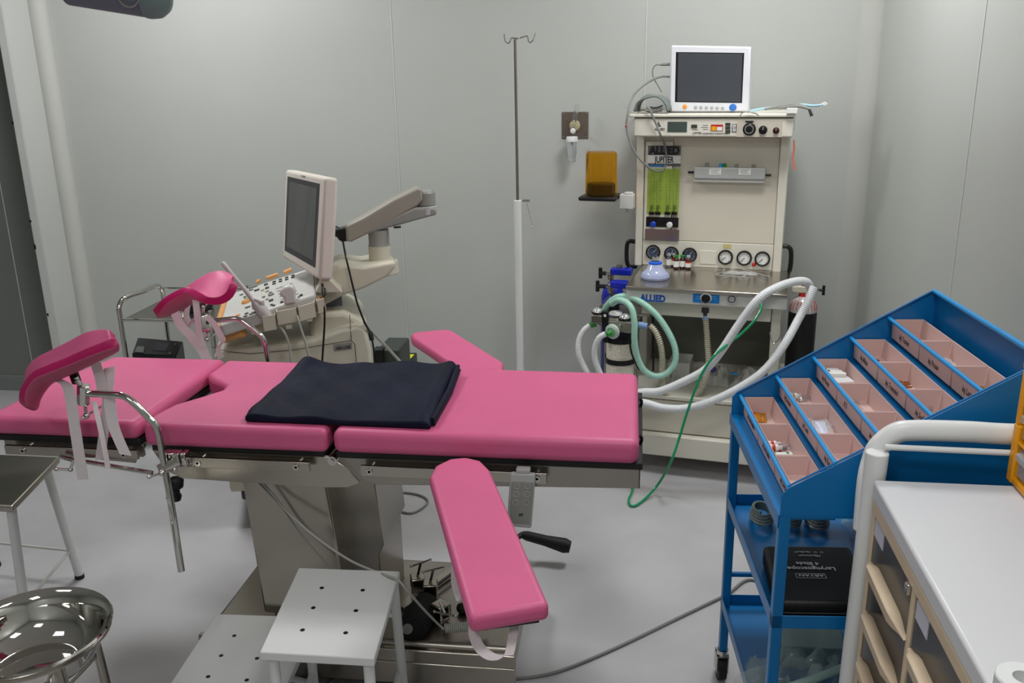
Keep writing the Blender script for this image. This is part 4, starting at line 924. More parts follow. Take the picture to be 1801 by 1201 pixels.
# right: electrode leads, tapes
for k_, (P, r_, mm_, lb) in enumerate((
    ([(1370, 190, .36), (1385, 188, .34), (1405, 187, .32), (1422, 191, .31), (1426, 196, .31)], .0055, GREYP, 'thick grey lead bundle drooping over the right end of the lid'),
    ([(1345, 192, .37), (1372, 187, .36), (1395, 184, .34), (1412, 186, .33), (1420, 190, .32)], .005, GREYP, 'thick grey lead bundle, the rear one at the right end of the lid'),
    ([(1320, 195, .38), (1350, 190, .38), (1385, 187, .37), (1410, 184, .35), (1430, 186, .34), (1448, 184, .33)], .0045, mat('light_blue_ribbon', (170, 212, 232), .5), 'light blue lead running out past the right end of the machine'))):
    cab('lead_bundle', P, r_, mm_, lb, 'cable')
cab('probe_lead', [(1300, 207, .27), (1304, 200, .275), (1310, 197, .28), (1320, 198, .285), (1330, 200, .28), (1334, 203, .27)], .002, CHROME, 'short metal clip lead hanging over the front edge below the monitor', 'clip lead')
q = mw(1449, 183.5, .33); tag(MB().prism([q+Vector(d) for d in ((-.012, 0, -.008), (.008, 0, -.004), (.016, 0, .002), (.004, 0, .010), (-.010, 0, .004))], (0, .003, 0)).build('lead_tab', PAPER, bevel=.001), 'white plastic tab at the tip of the light blue lead', 'tab')
q0_, q1_ = mw(1423, 192, .305), mw(1428, 204, .305); tag(MB().tube([q0_, q1_], [.005, .007], 8).build('lead_connector', GREYD, bevel=.001), 'dark grey connector at the drooping end of the lead bundle', 'connector')
a = MF.at(1386, 196, v=.29); tag(MB().box((-.02, -.0075, -.018), (.02, .02, .002)).build('tape', PAPER, bevel=.0015), 'white tape stuck on the right front corner of the lid', 'tape')
_t = bpy.data.objects['tape']; _t.location = MF.m @ Vector((.265, .292, 1.449)); _t.rotation_euler = (0, 0, R(-10))
tag(MB().ribbon([mw(1396, 246, .33), mw(1397, 262, .33), mw(1394, 280, .33), mw(1398, 299, .33)], [Vector((.006, 0, 0)), Vector((.008, 0, 0)), Vector((.008, 0, 0)), Vector((.010, 0, 0))]).build('red_strap', mat('salmon_strap', (206, 120, 104), .6)), 'faded red strap hanging down the right side of the top box', 'strap')

# ------------------------------------------------------------------ things on the worktop
q = MF.m @ MF.at(1152, 489, z=.804)
FM_ = thing('face_mask', 'clear bluish anaesthesia face mask with blue ring on the steel worktop', 'face mask', tuple(q))
MB().lathe([(.0360, .0000), (.0516, .0024), (.0552, .0120), (.0528, .0216), (.0432, .0312), (.0336, .0432), (.0264, .0576), (.0192, .0648)], n=36, cap=False).build('shell', mat('clear_bluish_plastic', (205, 214, 245), .08, alpha=.55, coat=.4), FM_, solid=(.002, 0))
MB().lathe([(.0000, .0000), (.0552, .0000), (.0600, .0096), (.0552, .0216), (.0432, .0240)], n=36, cap=False).build('cushion', mat('cushion_plastic', (190, 200, 235), .12, alpha=.6), FM_)
MB().lathe([(.0168, .0600), (.0264, .0600), (.0276, .0672), (.0168, .0696)], n=28, cap=False).build('ring', mat('bright_blue_ring', (40, 110, 245), .3), FM_)
MB().lathe([(.0144, .0600), (.0132, .0888), (.0108, .0888), (.0108, .0600)], n=20, cap=False).build('port', CLEAR, FM_)
vials = [(1176, 468.5, 'clear glass vial with pale label, leftmost of the group', 0), (1183.5, 469, 'brown vial with red-edged label half hidden behind the others', 1), (1189, 472, 'brown vial with green cap next to the hidden one', 2), (1196, 471.5, 'brown vial with white label between two others', 4), (1199.5, 471.5, 'brown vial with green cap, second from the right end', 2), (1210, 472.5, 'brown vial with pale cap and red-marked label, at the right end', 3)]
for k_, (x, y, lb, ty) in enumerate(vials):
    if ty == 4: continue
    q = MF.m @ MF.at(x, y, z=.804)
    if k_ == 1: q = MF.m @ (MF.at(x, y, z=.804)+Vector((0, .012, 0)))
    vt = thing('medicine_vial', lb+', standing on the worktop', 'vial', tuple(q), -10, 'vials on the worktop')
    bm_ = CLEAR if ty == 0 else mat('brown_glass', (62, 26, 14), .1, coat=.5)
    MB().lathe([(0, 0), (.0115, 0), (.012, .002), (.012, .036), (.0095, .042), (.0065, .045), (.0065, .05)], n=20).build('bottle', bm_, vt)
    MB().lathe([(.0085, .048), (.0085, .057), (.0, .057)], n=16).build('cap', GREEN if ty == 2 else GREYL, vt)
    MB().lathe([(.0123, .008), (.0123, .033)], n=20, cap=False).build('label', PAPER, vt)
    if ty in (1, 3): MB().lathe([(.0125, .026), (.0125, .033)], n=20, cap=False).build('label_stripe', RED, vt)
# small plastic-wrapped tubing on the worktop
def crumple(name, cx, cy, sx, sy, h, par, mt, label, cat, z0, frm=None, seed=1, n=14, group=None):
    n = 26; from mathutils import noise as MN; rows = []
    def nz(a, b_, c_): return abs(MN.noise(Vector((a*3.1+seed*7.3, b_*2.3+seed, c_))))*1.6+.35*abs(MN.noise(Vector((a*7+seed, b_*8, c_+5))))
    for j in range(n+1):
        row = []
        for i in range(n+1):
            u_, v_ = i/n*2-1, j/n*2-1
            rad = max(abs(u_), abs(v_)); e = max(0, 1-rad**3)
            z_ = z0+.002+h*e*min(1.1, .35+nz(u_, v_, 0))
            row.append(Vector((cx+sx*u_*(1+.12*MN.noise(Vector((v_*3, seed, 1)))), cy+sy*v_*(1+.12*MN.noise(Vector((u_*3, seed, 9)))), z_)))
        rows.append(row)
    if frm is not None: rows = [[frm.m @ p for p in r] for r in rows]
    return tag(MB().grid(rows).build(name, mt, smooth=True, angle=70), label, cat, group)
q = MF.at(1302, 482, z=.804)
crumple('film_pouch', q.x, q.y, .07, .022, .01, None, GLASS, 'thin clear pouch lying under the coiled tube on the worktop', 'pouch', .804, MF, 4)
P = [(1257, 478), (1263, 470), (1274, 472), (1270, 479), (1258, 481), (1268, 484), (1285, 485), (1298, 487), (1310, 486), (1300, 479), (1285, 474), (1300, 472), (1320, 477), (1340, 483), (1354, 486)]
tag(MB().tube(spline([MF.m @ (MF.at(x, y, z=.808+.003*(i % 3))) for i, (x, y) in enumerate(P)], 6), .0016, 6).build('coiled_tube', mat('clear_tubing', (190, 190, 186), .2, alpha=.8)), 'thin clear tube coiled loosely on the right of the worktop', 'tube')
# wrapped tubing bags on the base tray
for k_, (x, y, sx, sy, h, lb) in enumerate(((1180, 668, .05, .06, .05, 'white crumpled plastic bag at the left of the machine base'), (1255, 665, .07, .06, .07, 'clear plastic bag with purple cap in the middle of the machine base'), (1320, 668, .08, .07, .06, 'clear plastic bag with a blue tag at the right of the machine base'))):
    q = MF.at(x, y, z=.36); crumple('plastic_bag', q.x, q.y, sx, sy, h, None, mat('cloudy_film', (226, 226, 220), .3, alpha=.62, bump=.3, bs=60), lb, 'plastic bag', .345, MF, 10+k_)
q = MF.at(1254, 650, z=.42); tag(MB().sphere(MF.m @ q, .014, sc=(1.1, 1, .9)).build('purple_cap', mat('purple_plastic', (74, 62, 128), .4)), 'purple round cap on the middle plastic bag', 'cap')
q = MF.at(1291, 657, z=.41); tag(MB().cb(MF.m @ q, (.03, .012, .008)).build('blue_tag', mat('bright_blue_tag', (70, 150, 220), .4), bevel=.002), 'light blue plastic tag on the right plastic bag', 'tag')
q = MF.at(1205, 640, v=.30); bx = MB().box((q.x-.06, .20, .346), (q.x+.03, .34, .43)); tag(MB().add([MF.m @ p for p in bx.v], bx.f).build('white_carton', WHITEG, bevel=.002), 'plain white carton standing behind the ribbed hose on the machine base', 'carton')

# ------------------------------------------------------------------ ultrasound machine
UO = W(385, 572, y=2.85)
UF = Fr((UO.x, UO.y, 0), 20)
U = thing('ultrasound_machine', 'beige ultrasound machine with tilted key panel, monitor arm and dark screen facing left', 'ultrasound machine', (UO.x, UO.y, 0), 20)
def ua(x, y, v): return UF.at(x, y, v=v)
b = MB(); pr = [(-.035, .15), (.515, .15), (.515, .66), (.50, .745), (.47, .755), (.41, .745), (.31, .715), (.06, .70), (-.02, .70), (-.037, .68)]
b.prism([(u, .05, z) for u, z in pr], (0, .46, 0)); b.build('body', IVORY, U, bevel=.028, seg=4)
b = MB(); pr = [(.30, .70), (.515, .70), (.512, .745), (.47, .775), (.43, .80), (.33, .80), (.30, .76)]
b.prism([(u, .10, z) for u, z in pr], (0, .36, 0)); b.build('rear_hood', IVORY, U, bevel=.02, seg=3)
b = MB(); b.tube([ua(615, 553, .06)+Vector((0, -.0, 0)), ua(618, 599, .046), ua(624, 605, .046), ua(627, 640, .046)], .0014, 6); b.build('seam', GREYD, U)
b = MB(); b.tube([ua(372, 610, .049), ua(400, 618, .047), ua(440, 622, .047), ua(520, 615, .047), ua(560, 608, .047), ua(618, 598.5, .047)], .0012, 6); b.build('seam', GREYD, U)
a = ua(586, 617, .048); c = ua(618, 602, .048)
MB().prism([ua(x, y, .0475) for x, y in ((588, 618), (619, 614), (619, 602), (586, 606))], (0, .003, 0)).build('badge', GREYP, U, bevel=.001)
dx_ = ua(617, 612, .047)-ua(590, 615, .047)
text('HD11XE', .017, INK, U, ua(591, 615.5, .0466), dx_, Z3, 'lettering', bold=.02, sx=.85)
for u_ in (.05, .43):
    for v_ in (.1, .46): q = MB(); q.cyl((u_-.025, v_, .06), (u_+.025, v_, .06), .06, n=24); q.build('caster', GREYP, U, bevel=.01)
MB().box((.0, .08, .10), (.48, .48, .16)).build('chassis', GREYD, U, bevel=.01)
# control console: slab plane through three points
k0 = Vector((0, 0, .808)); k1 = Vector((.343, 0, .899)); k2 = Vector((0, .43, .815))
kn_ = (k1-k0).cross(k2-k0).normalized(); 
def ks(px, py, off=0.):
    e = Vector((px-900.5, py-600.5, FX)); r = UF.i.to_3x3() @ Vector((e.dot(RX), e.dot(RY), -e.dot(_d)))
    k_ = k0+kn_*off; return UF.q+r*((k_-UF.q).dot(kn_)/r.dot(kn_))
e1_ = (k1-k0).normalized(); e2_ = kn_.cross(e1_)
slab = [k0, k0+e1_*.345, k0+e1_*.345+e2_*.43, k0+e2_*.43]
MB().prism([p-kn_*.045 for p in slab], kn_*.045).build('console', WHITEG, U, bevel=.01, seg=3)
MB().prism([p-kn_*.085 for p in (slab[0]+e1_*.08+e2_*.04, slab[1]+e2_*.04, slab[2]-e2_*.04, slab[3]+e1_*.08-e2_*.04)], kn_*.045).build('console_base', IVORYD, U, bevel=.01)
MB().prism([slab[0]-e1_*.022+e2_*.02-kn_*.05, slab[0]-e1_*.0-kn_*.05, slab[3]-kn_*.05, slab[3]-e1_*.022-e2_*.02-kn_*.05], kn_*.05).build('front_trim', ORANGE, U, bevel=.008, seg=3)
MB().tube([ks(393, 590, -.07)+Vector((0, -.03, 0)), ks(430, 579, -.06)+Vector((0, -.035, 0))], [.02, .018], 14).build('hand_grip', ORANGE, U, bevel=.004)
for (x0, y0, x1, y1) in ((452, 499, 459, 495.5), (469, 492, 490, 485), (500, 482, 514, 476)):
    p, q = ks(x0, y0, .006), ks(x1, y1, .006); MB().prism([p-e2_*.012, q-e2_*.012, q+e2_*.012, p+e2_*.012], kn_*.012).build('orange_grip', ORANGE, U, bevel=.003)
rnd = random.Random(5)
def key(x, y, w_, h_, mm, off=.005, nm='key', rot=0):
    c = ks(x, y, 0); ca, sa = math.cos(rot), math.sin(rot); f1 = e1_*ca+e2_*sa; f2 = e2_*ca-e1_*sa
    return MB().prism([c-f1*w_/2-f2*h_/2, c+f1*w_/2-f2*h_/2, c+f1*w_/2+f2*h_/2, c-f1*w_/2+f2*h_/2], kn_*off).build(nm, mm, U, bevel=.0015)
KG = mat('console_key_grey', (120, 126, 120), .45); KD = mat('console_key_dark', (62, 72, 68), .45)
for x, y in ((482.5, 498), (493.5, 494), (504.5, 490.5), (515.5, 487)):
    for d_ in (-1.8, 1.8): key(x, y+d_, .014, .007, KD)
for x, y, w_, h_, mm in ((452, 511, .02, .012, KD), (468, 501, .015, .016, KD), (470, 507, .015, .016, KD), (445, 506, .035, .006, KG), (438, 512, .035, .006, KG), (425, 519, .014, .009, KG), (431, 523, .012, .009, KG), (433, 526, .014, .008, IVORYD),
    (436, 541, .02, .009, KG), (448, 535, .014, .008, KG), (447, 543, .012, .008, KG), (434, 552, .014, .008, KG), (432, 557, .014, .008, KG), (446, 552, .03, .006, KG), (450, 549, .03, .006, KG), (462, 511, .012, .012, IVORYD), (470, 513, .014, .01, IVORYD),
    (464, 523, .012, .009, KG), (470, 527, .012, .009, IVORYD), (476, 516, .012, .012, KD), (477, 529, .016, .016, KD), (478, 537, .01, .008, KD), (482, 538, .01, .008, KD), (496, 532, .012, .014, KD), (530, 520, .012, .014, KD), (526, 523, .008, .01, KG)):
    key(x, y, w_, h_, mm)
c = ks(433, 532, 0); MB().lathe([(.018, 0), (.017, .004), (.012, .010), (0, .013)], c, kn_, 20).build('trackball', ORANGE, U)
c = ks(419, 555, 0); MB().lathe([(.009, 0), (.008, .004), (0, .006)], c, kn_, 16).build('knob', ORANGE, U)
c = ks(477, 519, 0); MB().lathe([(.012, 0), (.011, .006), (0, .007)], c, kn_, 16).build('knob', GREYP, U)
kb = MB(); o0, o1, o2 = ks(487, 508, .0), ks(513, 499, 0), ks(497, 529, 0)
for r_ in range(5):
    for c_ in range(12):
        p = o0+(o1-o0)*(c_/11)+(o2-o0)*(r_/4)*.9; kb.prism([p-e1_*.004-e2_*.003, p+e1_*.004-e2_*.003, p+e1_*.004+e2_*.003, p-e1_*.004+e2_*.003], kn_*.003)
tag(kb.build('keyboard', mat('console_key_pale', (196, 198, 192), .5), U, smooth=False), kind='stuff')
# speaker riser with vents at the back of the panel
ra = [slab[1]+e2_*.01, slab[1]+e1_*.05+kn_*.055+e2_*.01, slab[1]+e1_*.09-kn_*.03+e2_*.01]
MB().prism(ra, e2_*.40).build('riser', IVORY, U, bevel=.004)
rn = (ra[1]-ra[0]).normalized(); nn_ = e2_.cross(rn); nn_ = nn_ if nn_.z > 0 else -nn_
for k_ in range(6):
    p = ra[0]+rn*.012+e2_*(.06+.028*k_); MB().prism([p, p+rn*.035, p+rn*.035+e2_*.008, p+e2_*.008], nn_*.0015).build('vent_slot', GREYD, U, smooth=False)
# probe holders along the near edge
def holder(x0, y0, x1, y1, hh, dep, nm='probe_holder'):
    p, q = ua(x0, y0, -.03), ua(x1, y1, -.03); ex = (q-p).normalized(); up = Vector((-ex.z*.3, 0, 1)).normalized(); th = .004; dv = Vector((0, dep, 0)); b = MB()
    P = [p, q, q-up*hh, p-up*hh]
    b.prism(P, (0, th, 0)); b.prism([v+dv for v in P], (0, th, 0)); b.prism([p, p+ex*th, p+ex*th-up*hh, p-up*hh], dv); b.prism([q-ex*th, q, q-up*hh, q-ex*th-up*hh], dv); b.prism([p-up*hh, q-up*hh, q-up*(hh-th), p-up*(hh-th)], dv)
    o = b.build(nm, IVORY, U, bevel=.0015); 
    MB().prism([p+ex*th-up*(hh-.006)+Vector((0, th, 0)), q-ex*th-up*(hh-.006)+Vector((0, th, 0)), q-ex*th-up*.004+Vector((0, dep-.002, 0)), p+ex*th-up*.004+Vector((0, dep-.002, 0))], (0, .0015, 0)).build('lining', ORANGE, o)
    return o
holder(460, 557, 484, 553, .055, .05); holder(485, 548, 521, 541, .052, .05); holder(523, 540, 553, 531, .055, .05); holder(556, 529, 570, 524, .05, .06)
for x, y in ((508, 574), (544, 561)): MB().cb(ua(x, y, -.02), (.022, .015, .016)).build('holder_clip', IVORY, U, bevel=.003)
# column
q = ua(587, 530, .24)
MB().box((q.x-.035, .18, .78), (q.x+.03, .30, .90)).build('column', mat('bluish_grey_metal', (112, 116, 128), .4), U, bevel=.004)
# swivel base of the arm
sb = MB(); sb.prism([ua(x, y, .10) for x, y in ((556, 545), (604, 520), (640, 508), (680, 488), (697, 470), (695, 460), (640, 470), (600, 466), (572, 478), (560, 500))], (0, .22, 0)); sb.build('swivel_base', IVORY, U, bevel=.022, seg=4)
q = ua(668, 448, .21); MB().lathe([(.068, -.05), (.066, -.005), (.062, .0), (0, .0)], q+Vector((0, 0, -.02)), n=36).build('swivel_cap', IVORY, U, bevel=.004)
MB().lathe([(.041, -.03), (.041, .036), (0, .036)], q, n=30).build('pivot_sleeve', IVORY, U)
MB().lathe([(.041, .036), (.038, .042), (.038, .095), (0, .095)], q, n=30).build('pivot_post', GREYP, U)
MB().tube([ua(693, 400, .17), ua(705, 399, .16)], .004, 8).build('lock_lever', BLACK, U)
def bar(name, P, th, dep, v, mt, bev=.01):
    """flat bar following picture points on plane v, th high, dep deep"""
    pts = [ua(x, y, v) for x, y in P]
    return MB().prism(pts, (0, dep, 0)).build(name, mt, U, bevel=bev, seg=3)
bar('lower_arm', [(645, 413), (648, 401), (700, 378), (730, 365), (767, 366), (769, 378), (735, 387), (700, 397), (680, 402)], 0, .07, .175, GREYP, .008)
q0, q1 = ua(751, 377, .21), ua(750, 361, .21); MB().cyl(q0, q1, .036, n=28).build('elbow_lower', GREYL, U, bevel=.004)
q0, q1 = ua(750, 360, .21), ua(749, 335, .21); MB().tube([q0, q1-Vector((0, 0, .008)), q1], [.035, .034, .028], 28).build('elbow_upper', GREYP, U)
bar('upper_arm', [(609, 425), (608, 398), (640, 382), (690, 352), (735, 330), (742, 333), (744, 352), (736, 361), (700, 382), (660, 405), (618, 426)], 0, .07, .175, mat('arm_grey', (150, 145, 134), .42, var=.03), .012)
bar('arm_joint', [(594, 421), (594, 404), (610, 400), (613, 424), (602, 426)], 0, .05, .185, BLACK, .005)
# monitor
tl, tr_, brr, bll = (UF.i @ p for p in (W(502, 298, y=3.32), W(571, 312, y=2.98), W(561, 493, y=2.95), W(496, 453, y=3.29)))
mn_ = (tr_-tl).cross(bll-tl).normalized(); mn_ = mn_ if mn_.x > 0 else -mn_
MB().prism([tl, tr_, brr, bll], mn_*.05).build('monitor_casing', mat('warm_white_plastic', (214, 206, 196), .4, var=.02), U, bevel=.012, seg=4)
def mi(s_, t_, off=0): return tl+(tr_-tl)*s_+(bll-tl)*t_*1.0+((brr-tr_)-(bll-tl))*s_*t_-mn_*off
MB().prism([mi(.07, .07, .0005), mi(.90, .07, .0005), mi(.90, .90, .0005), mi(.07, .90, .0005)], mn_*.001).build('monitor_bezel', GREYD, U)
MB().prism([mi(.13, .12, .001), mi(.84, .12, .001), mi(.84, .84, .001), mi(.13, .84, .001)], mn_*.001).build('monitor_screen', mat('black_screen', (30, 31, 33), .15, coat=.5), U)
MB().prism([mi(.44, .025, .001), mi(.54, .025, .001), mi(.54, .04, .001), mi(.44, .04, .001)], mn_*.002).build('maker_badge', GREYP, U)
MB().prism([mi(.18, .2)+mn_*.05, mi(.82, .2)+mn_*.05, mi(.82, .85)+mn_*.05, mi(.18, .85)+mn_*.05], mn_*.03).build('monitor_back', mat('warm_white_plastic', (214, 206, 196), .4), U, bevel=.008, seg=3)
MB().tube([mi(.5, .5)+mn_*.07, ua(600, 412, .21)], .018, 14).build('monitor_mount', BLACK, U)
def uw(x, y, v): return UF.m @ UF.at(x, y, v=v)
# probes (rest in the holders)
PW = thing('ultrasound_probe', 'slim wand-shaped ultrasound probe standing diagonally in the front holder', 'ultrasound probe', tuple(uw(472, 560, -.0)))
MB().tube([uw(x, y, -.0) for x, y in ((391, 461), (393, 464), (410, 485), (432, 511), (447, 529), (450, 534), (462, 547), (474, 560))], [.006, .0085, .0075, .0085, .011, .019, .021, .016], 16).build('shaft', mat('probe_white', (206, 202, 200), .3), PW, world=True)
MB().tube([uw(446, 525, -.0), uw(460, 530, -.01), uw(464, 542, -.0)], [.008, .011, .006], 12).build('grip_hook', mat('probe_white', (206, 202, 200), .3), PW, world=True)
MB().tube(spline([uw(480, 566, -.01), uw(492, 574, -.02), uw(503, 590, -.03), uw(509, 610, -.035), uw(512, 640, -.04)], 6), .0042, 8).build('cable', GREYCL, PW, world=True)
PC = thing('ultrasound_probe', 'broad convex ultrasound probe sitting upright in the middle holder', 'ultrasound probe', tuple(uw(512, 545, -.0)))
b = MB(); b.prism([uw(x, y, -.01) for x, y in ((491, 521), (492, 512), (499, 505), (508, 502), (516, 504), (521, 511), (520, 520), (521, 534), (500, 537), (499, 524))], tuple((UF.m.to_3x3() @ Vector((0, .03, 0)))))
b.build('head', mat('probe_white', (206, 202, 200), .3), PC, world=True, bevel=.009, seg=3)
MB().tube(spline([uw(520, 546, -.0), uw(524, 560, -.035), uw(530, 580, -.04), uw(538, 605, -.045), uw(546, 640, -.05)], 6), .0042, 8).build('cable', GREYCL, PC, world=True)
def cw(name, P, r, mt, label, cat='cable', group=None, n=8): return tag(MB().tube(spline(P, 8), r, n).build(name, mt), label, cat, group)
cw('monitor_lead', [uw(566, 494, .02), uw(569, 520, -.02), uw(571, 560, -.03), uw(569, 600, -.035), uw(566, 645, -.04)], .0036, BLACK, 'black lead hanging straight down in front of the beige ultrasound machine')
tag(MB().tube([uw(569, 507, .0), uw(570, 520, -.015)], .0075, 10).build('lead_bead', BLACK, bevel=.002), 'black ferrite bead high on the straight hanging black lead', 'bead')
cw('power_lead', [uw(603, 424, .16), uw(608, 450, .09), uw(615, 480, .07), uw(621, 505, .06), uw(629, 535, .05), uw(641, 566, .05), uw(648, 580, .06), uw(654, 595, .10), uw(658, 620, .12)], .0036, BLACK, 'black lead curving from the monitor arm down behind the ultrasound machine')
tag(MB().tube([uw(651, 585, .09), uw(654, 597, .11)], .009, 10).build('lead_bead', BLACK, bevel=.002), 'black ferrite bead low on the curving black lead behind the machine', 'bead')
cw('power_lead', [uw(640, 566, .06), uw(655, 585, .12), uw(680, 610, .2), uw(712, 645, .25)], .0055, GREYCL, 'light grey lead slanting down right beside the black plug')
PB = W(690, 640, y=3.7)
tag(MB().box((W(667, 640, y=3.6).x, 3.58, 0.0), (W(706, 640, y=3.6).x, 3.76, W(690, 612, y=3.6).z)).build('voltage_box', mat('dark_green_grey', (56, 62, 58), .45), bevel=.008), 'dark grey voltage box on the floor behind the ultrasound machine', 'voltage box')
q = [W(x, y, z=.36) for x, y in ((687, 619), (715, 619), (711, 630))]
vx = tag(MB().box((W(683, 620, y=3.80).x, 3.79, .0), (W(716, 620, y=3.8).x, 3.98, .36)).build('black_box', BLACK, bevel=.004), 'black box with a yellow warning label standing near the back wall', 'box')
MW[vx.name] = Matrix.Translation(vx.location)
x0_, x1_ = W(685, 620, y=3.80).x, W(715, 620, y=3.8).x
MB().prism([(x0_, 3.95, .3602), (x1_-.012, 3.80, .3602), (x1_-.002, 3.95, .3602)], (0, 0, .0008)).build('warning_label', mat('yellow_label', (225, 225, 20), .5), vx, world=True)
tag(MB().box(W(657, 641, y=3.55)+Vector((0, 0, 0)), W(666, 615, y=3.55)+Vector((.014, .05, 0))).build('power_adapter', BLACK, bevel=.003), 'black power adapter plug behind the right edge of the ultrasound machine', 'adapter')

# ------------------------------------------------------------------ chrome trolley behind the table
ty0, ty1 = 3.55, 3.93; tx0, tx1 = W(212, 563, y=3.55).x, -1.80; tz = W(212, 563, y=3.55).z
TR = thing('instrument_trolley', 'chrome tube trolley with steel shelves behind the far end of the table', 'trolley', ((tx0+tx1)/2, (ty0+ty1)/2, 0))
lft = [(tx0, ty0, .12), (tx0, ty0, tz+.0), W(209, 545, y=ty0), W(213, 530, y=ty0+.02), W(225, 521, y=ty0+.05), W(255, 511, y=ty0+.18), W(275, 502.5, y=ty1-.04), W(284, 508, y=ty1-.01), W(287, 520, y=ty1), (tx0-.0, ty1, .50), (tx0, ty1, .12)]
lft[-2] = (W(287, 528, y=ty1).x, ty1, .5); lft[-1] = (W(287, 528, y=ty1).x, ty1, .12)
MB().tube(spline(lft, 6), .0105, 12).build('handle_frame', CHROME, TR, world=True)
MB().tube([(tx1, ty0, .12), (tx1, ty0, tz+.05)], .0105, 12).build('post', CHROME, TR, world=True); MB().tube([(tx1, ty1, .12), (tx1, ty1, tz+.07)], .0105, 12).build('post', CHROME, TR, world=True)
for z_ in (tz, .28):
    sh = MB().box((tx0, ty0+.004, z_-.006), (tx1, ty1, z_)).build('shelf', STEELD, TR, world=True, bevel=.002)
    for P in ([(tx0, ty0, z_+.003), (tx1, ty0, z_+.003)], [(tx0, ty1, z_+.003), (tx1, ty1, z_+.003)]): MB().tube(P, .0055, 8).build('shelf_rail', CHROME, sh, world=True)
MB().tube([(W(287, 506, y=ty1).x, ty1, W(287, 506, y=ty1).z), (tx1, ty1, W(287, 506, y=ty1).z)], .0045, 8).build('top_rail', CHROME, TR, world=True)
for x in (tx0, tx1):
    for y in (ty0, ty1): MB().cyl((x-.012, y, .055), (x+.012, y, .055), .055, n=20).build('caster', BLACKR, TR, world=True)
D = thing('control_unit', 'black control unit with a small dark display on the trolley shelf', 'control unit', (-2.1, 3.65, .28))
# a low cabinet with inclined black face
pA, pB, pC, pD = W(242, 593, y=3.78), W(322, 600, y=3.74), W(309, 626, y=3.59), W(232, 622, y=3.61)
b = MB(); top = [pD, pC, pB, pA]; b.hexa([(p.x, p.y, .283) for p in top], top); b.build('housing', mat('unit_black', (30, 32, 36), .3), D, world=True, bevel=.005)
def dv(s_, t_): return pD+(pC-pD)*s_+(pA-pD)*t_+((pB-pA)-(pC-pD))*s_*t_
dn = (pC-pD).cross(pA-pD).normalized(); dn = dn if dn.z > 0 else -dn
MB().prism([dv(s_, t_)+dn*.0005 for s_, t_ in ((.44, .25), (.74, .25), (.74, .75), (.44, .75))], dn*.001).build('display', mat('dim_display', (30, 32, 58), .15), D, world=True)
for s_, t_ in ((.84, .15), (.86, .75)): MB().lathe([(.006, 0), (.005, .002), (0, .002)], dv(s_, t_)+dn*.0005, dn, 14).build('key', GREYP, D, world=True)
MB().prism([dv(s_, t_)+dn*.0005 for s_, t_ in ((.06, .08), (.26, .08), (.24, .4), (.08, .4))], dn*.006).build('paper_slot', GREYL, D, world=True, bevel=.001)
q = W(345, 556, y=3.7); tag(MB().box((q.x-.05, 3.68, tz+.002), (q.x+.04, 3.80, tz+.05)).build('instrument_case', mat('case_black', (30, 32, 34), .4), bevel=.006), 'small black case on the top shelf of the chrome trolley', 'case')
q = W(300, 556, y=3.66); tag(MB().lathe([(0, 0), (.018, 0), (.02, .002), (.02, .035), (.012, .04), (0, .04)], (q.x, q.y, tz+.002), n=20).build('glass_jar', CLEAR), 'small clear jar on the top shelf of the chrome trolley', 'jar')
q = W(318, 558, y=3.62); tag(MB().lathe([(0, 0), (.022, 0), (.026, .02), (.024, .02), (.02, .003), (0, .003)], (q.x, q.y, tz+.002), n=20).build('steel_bowl', CHROME), 'small steel bowl on the top shelf of the chrome trolley', 'bowl')

# ------------------------------------------------------------------ blue medicine trolley
BF = Fr((.27, 1.94, 0), 4.5)
B = thing('medicine_trolley', 'bright blue metal medicine trolley with five stepped rows of pink bins', 'trolley', (.27, 1.94, 0), 4.5)
def bb(name, lo, hi, mt=BLUE, bevel=.002, **k): return MB().box(lo, hi).build(name, mt, B, bevel=bevel, **k)
hv = .275
for nm, v0 in (('side_panel', -hv), ('side_panel', hv-.003)):
    MB().prism([(0, v0, .79), (0, v0, .835), (.012, v0, .85), (.455, v0, 1.108), (.475, v0, 1.108), (.475, v0, .79)], (0, .003, 0)).build(nm, BLUE, B, bevel=.001)
for v0 in (-hv, hv-.014):
    MB().tube([(.012, v0+.007, .851), (.46, v0+.007, 1.110)], .0022, 6).build('panel_hem', BLUE, B)
bb('back_panel', (.472, -hv, .79), (.476, hv, 1.108)); MB().tube([(.468, -hv, 1.108), (.468, hv, 1.108)], .006, 10).build('back_hem', BLUEL, B)
bb('front_lip', (-.0035, -hv, .762), (-.0005, hv, .793)); bb('tray_floor', (0, -hv, .786), (.474, hv, .79), bevel=0)
RU = [.030+.0865*k for k in range(5)]; RZ = [.838+.0505*k for k in range(5)]
for k in range(5):
    z_ = RZ[k]-.054; u0 = RU[k]-.010; bb('step', (u0, -hv+.003, z_-.003), (u0+.0885, hv-.003, z_), bevel=0)
    if k: bb('riser', (u0-.002, -hv+.003, RZ[k-1]-.054), (u0, hv-.003, z_), bevel=0)
    MB().tube([(RU[k]-.010, -hv+.002, RZ[k]+.002), (RU[k]-.010, hv-.002, RZ[k]+.002)], .0048, 12).build('bin_rail', BLUEL, B)
for u_ in (.0, .455):
    for v_ in (-hv, hv-.022):
        b = MB(); b.box((u_, v_, .10), (u_+.022, v_+.022, .7865)); b.build('post', BLUE, B, bevel=.002)
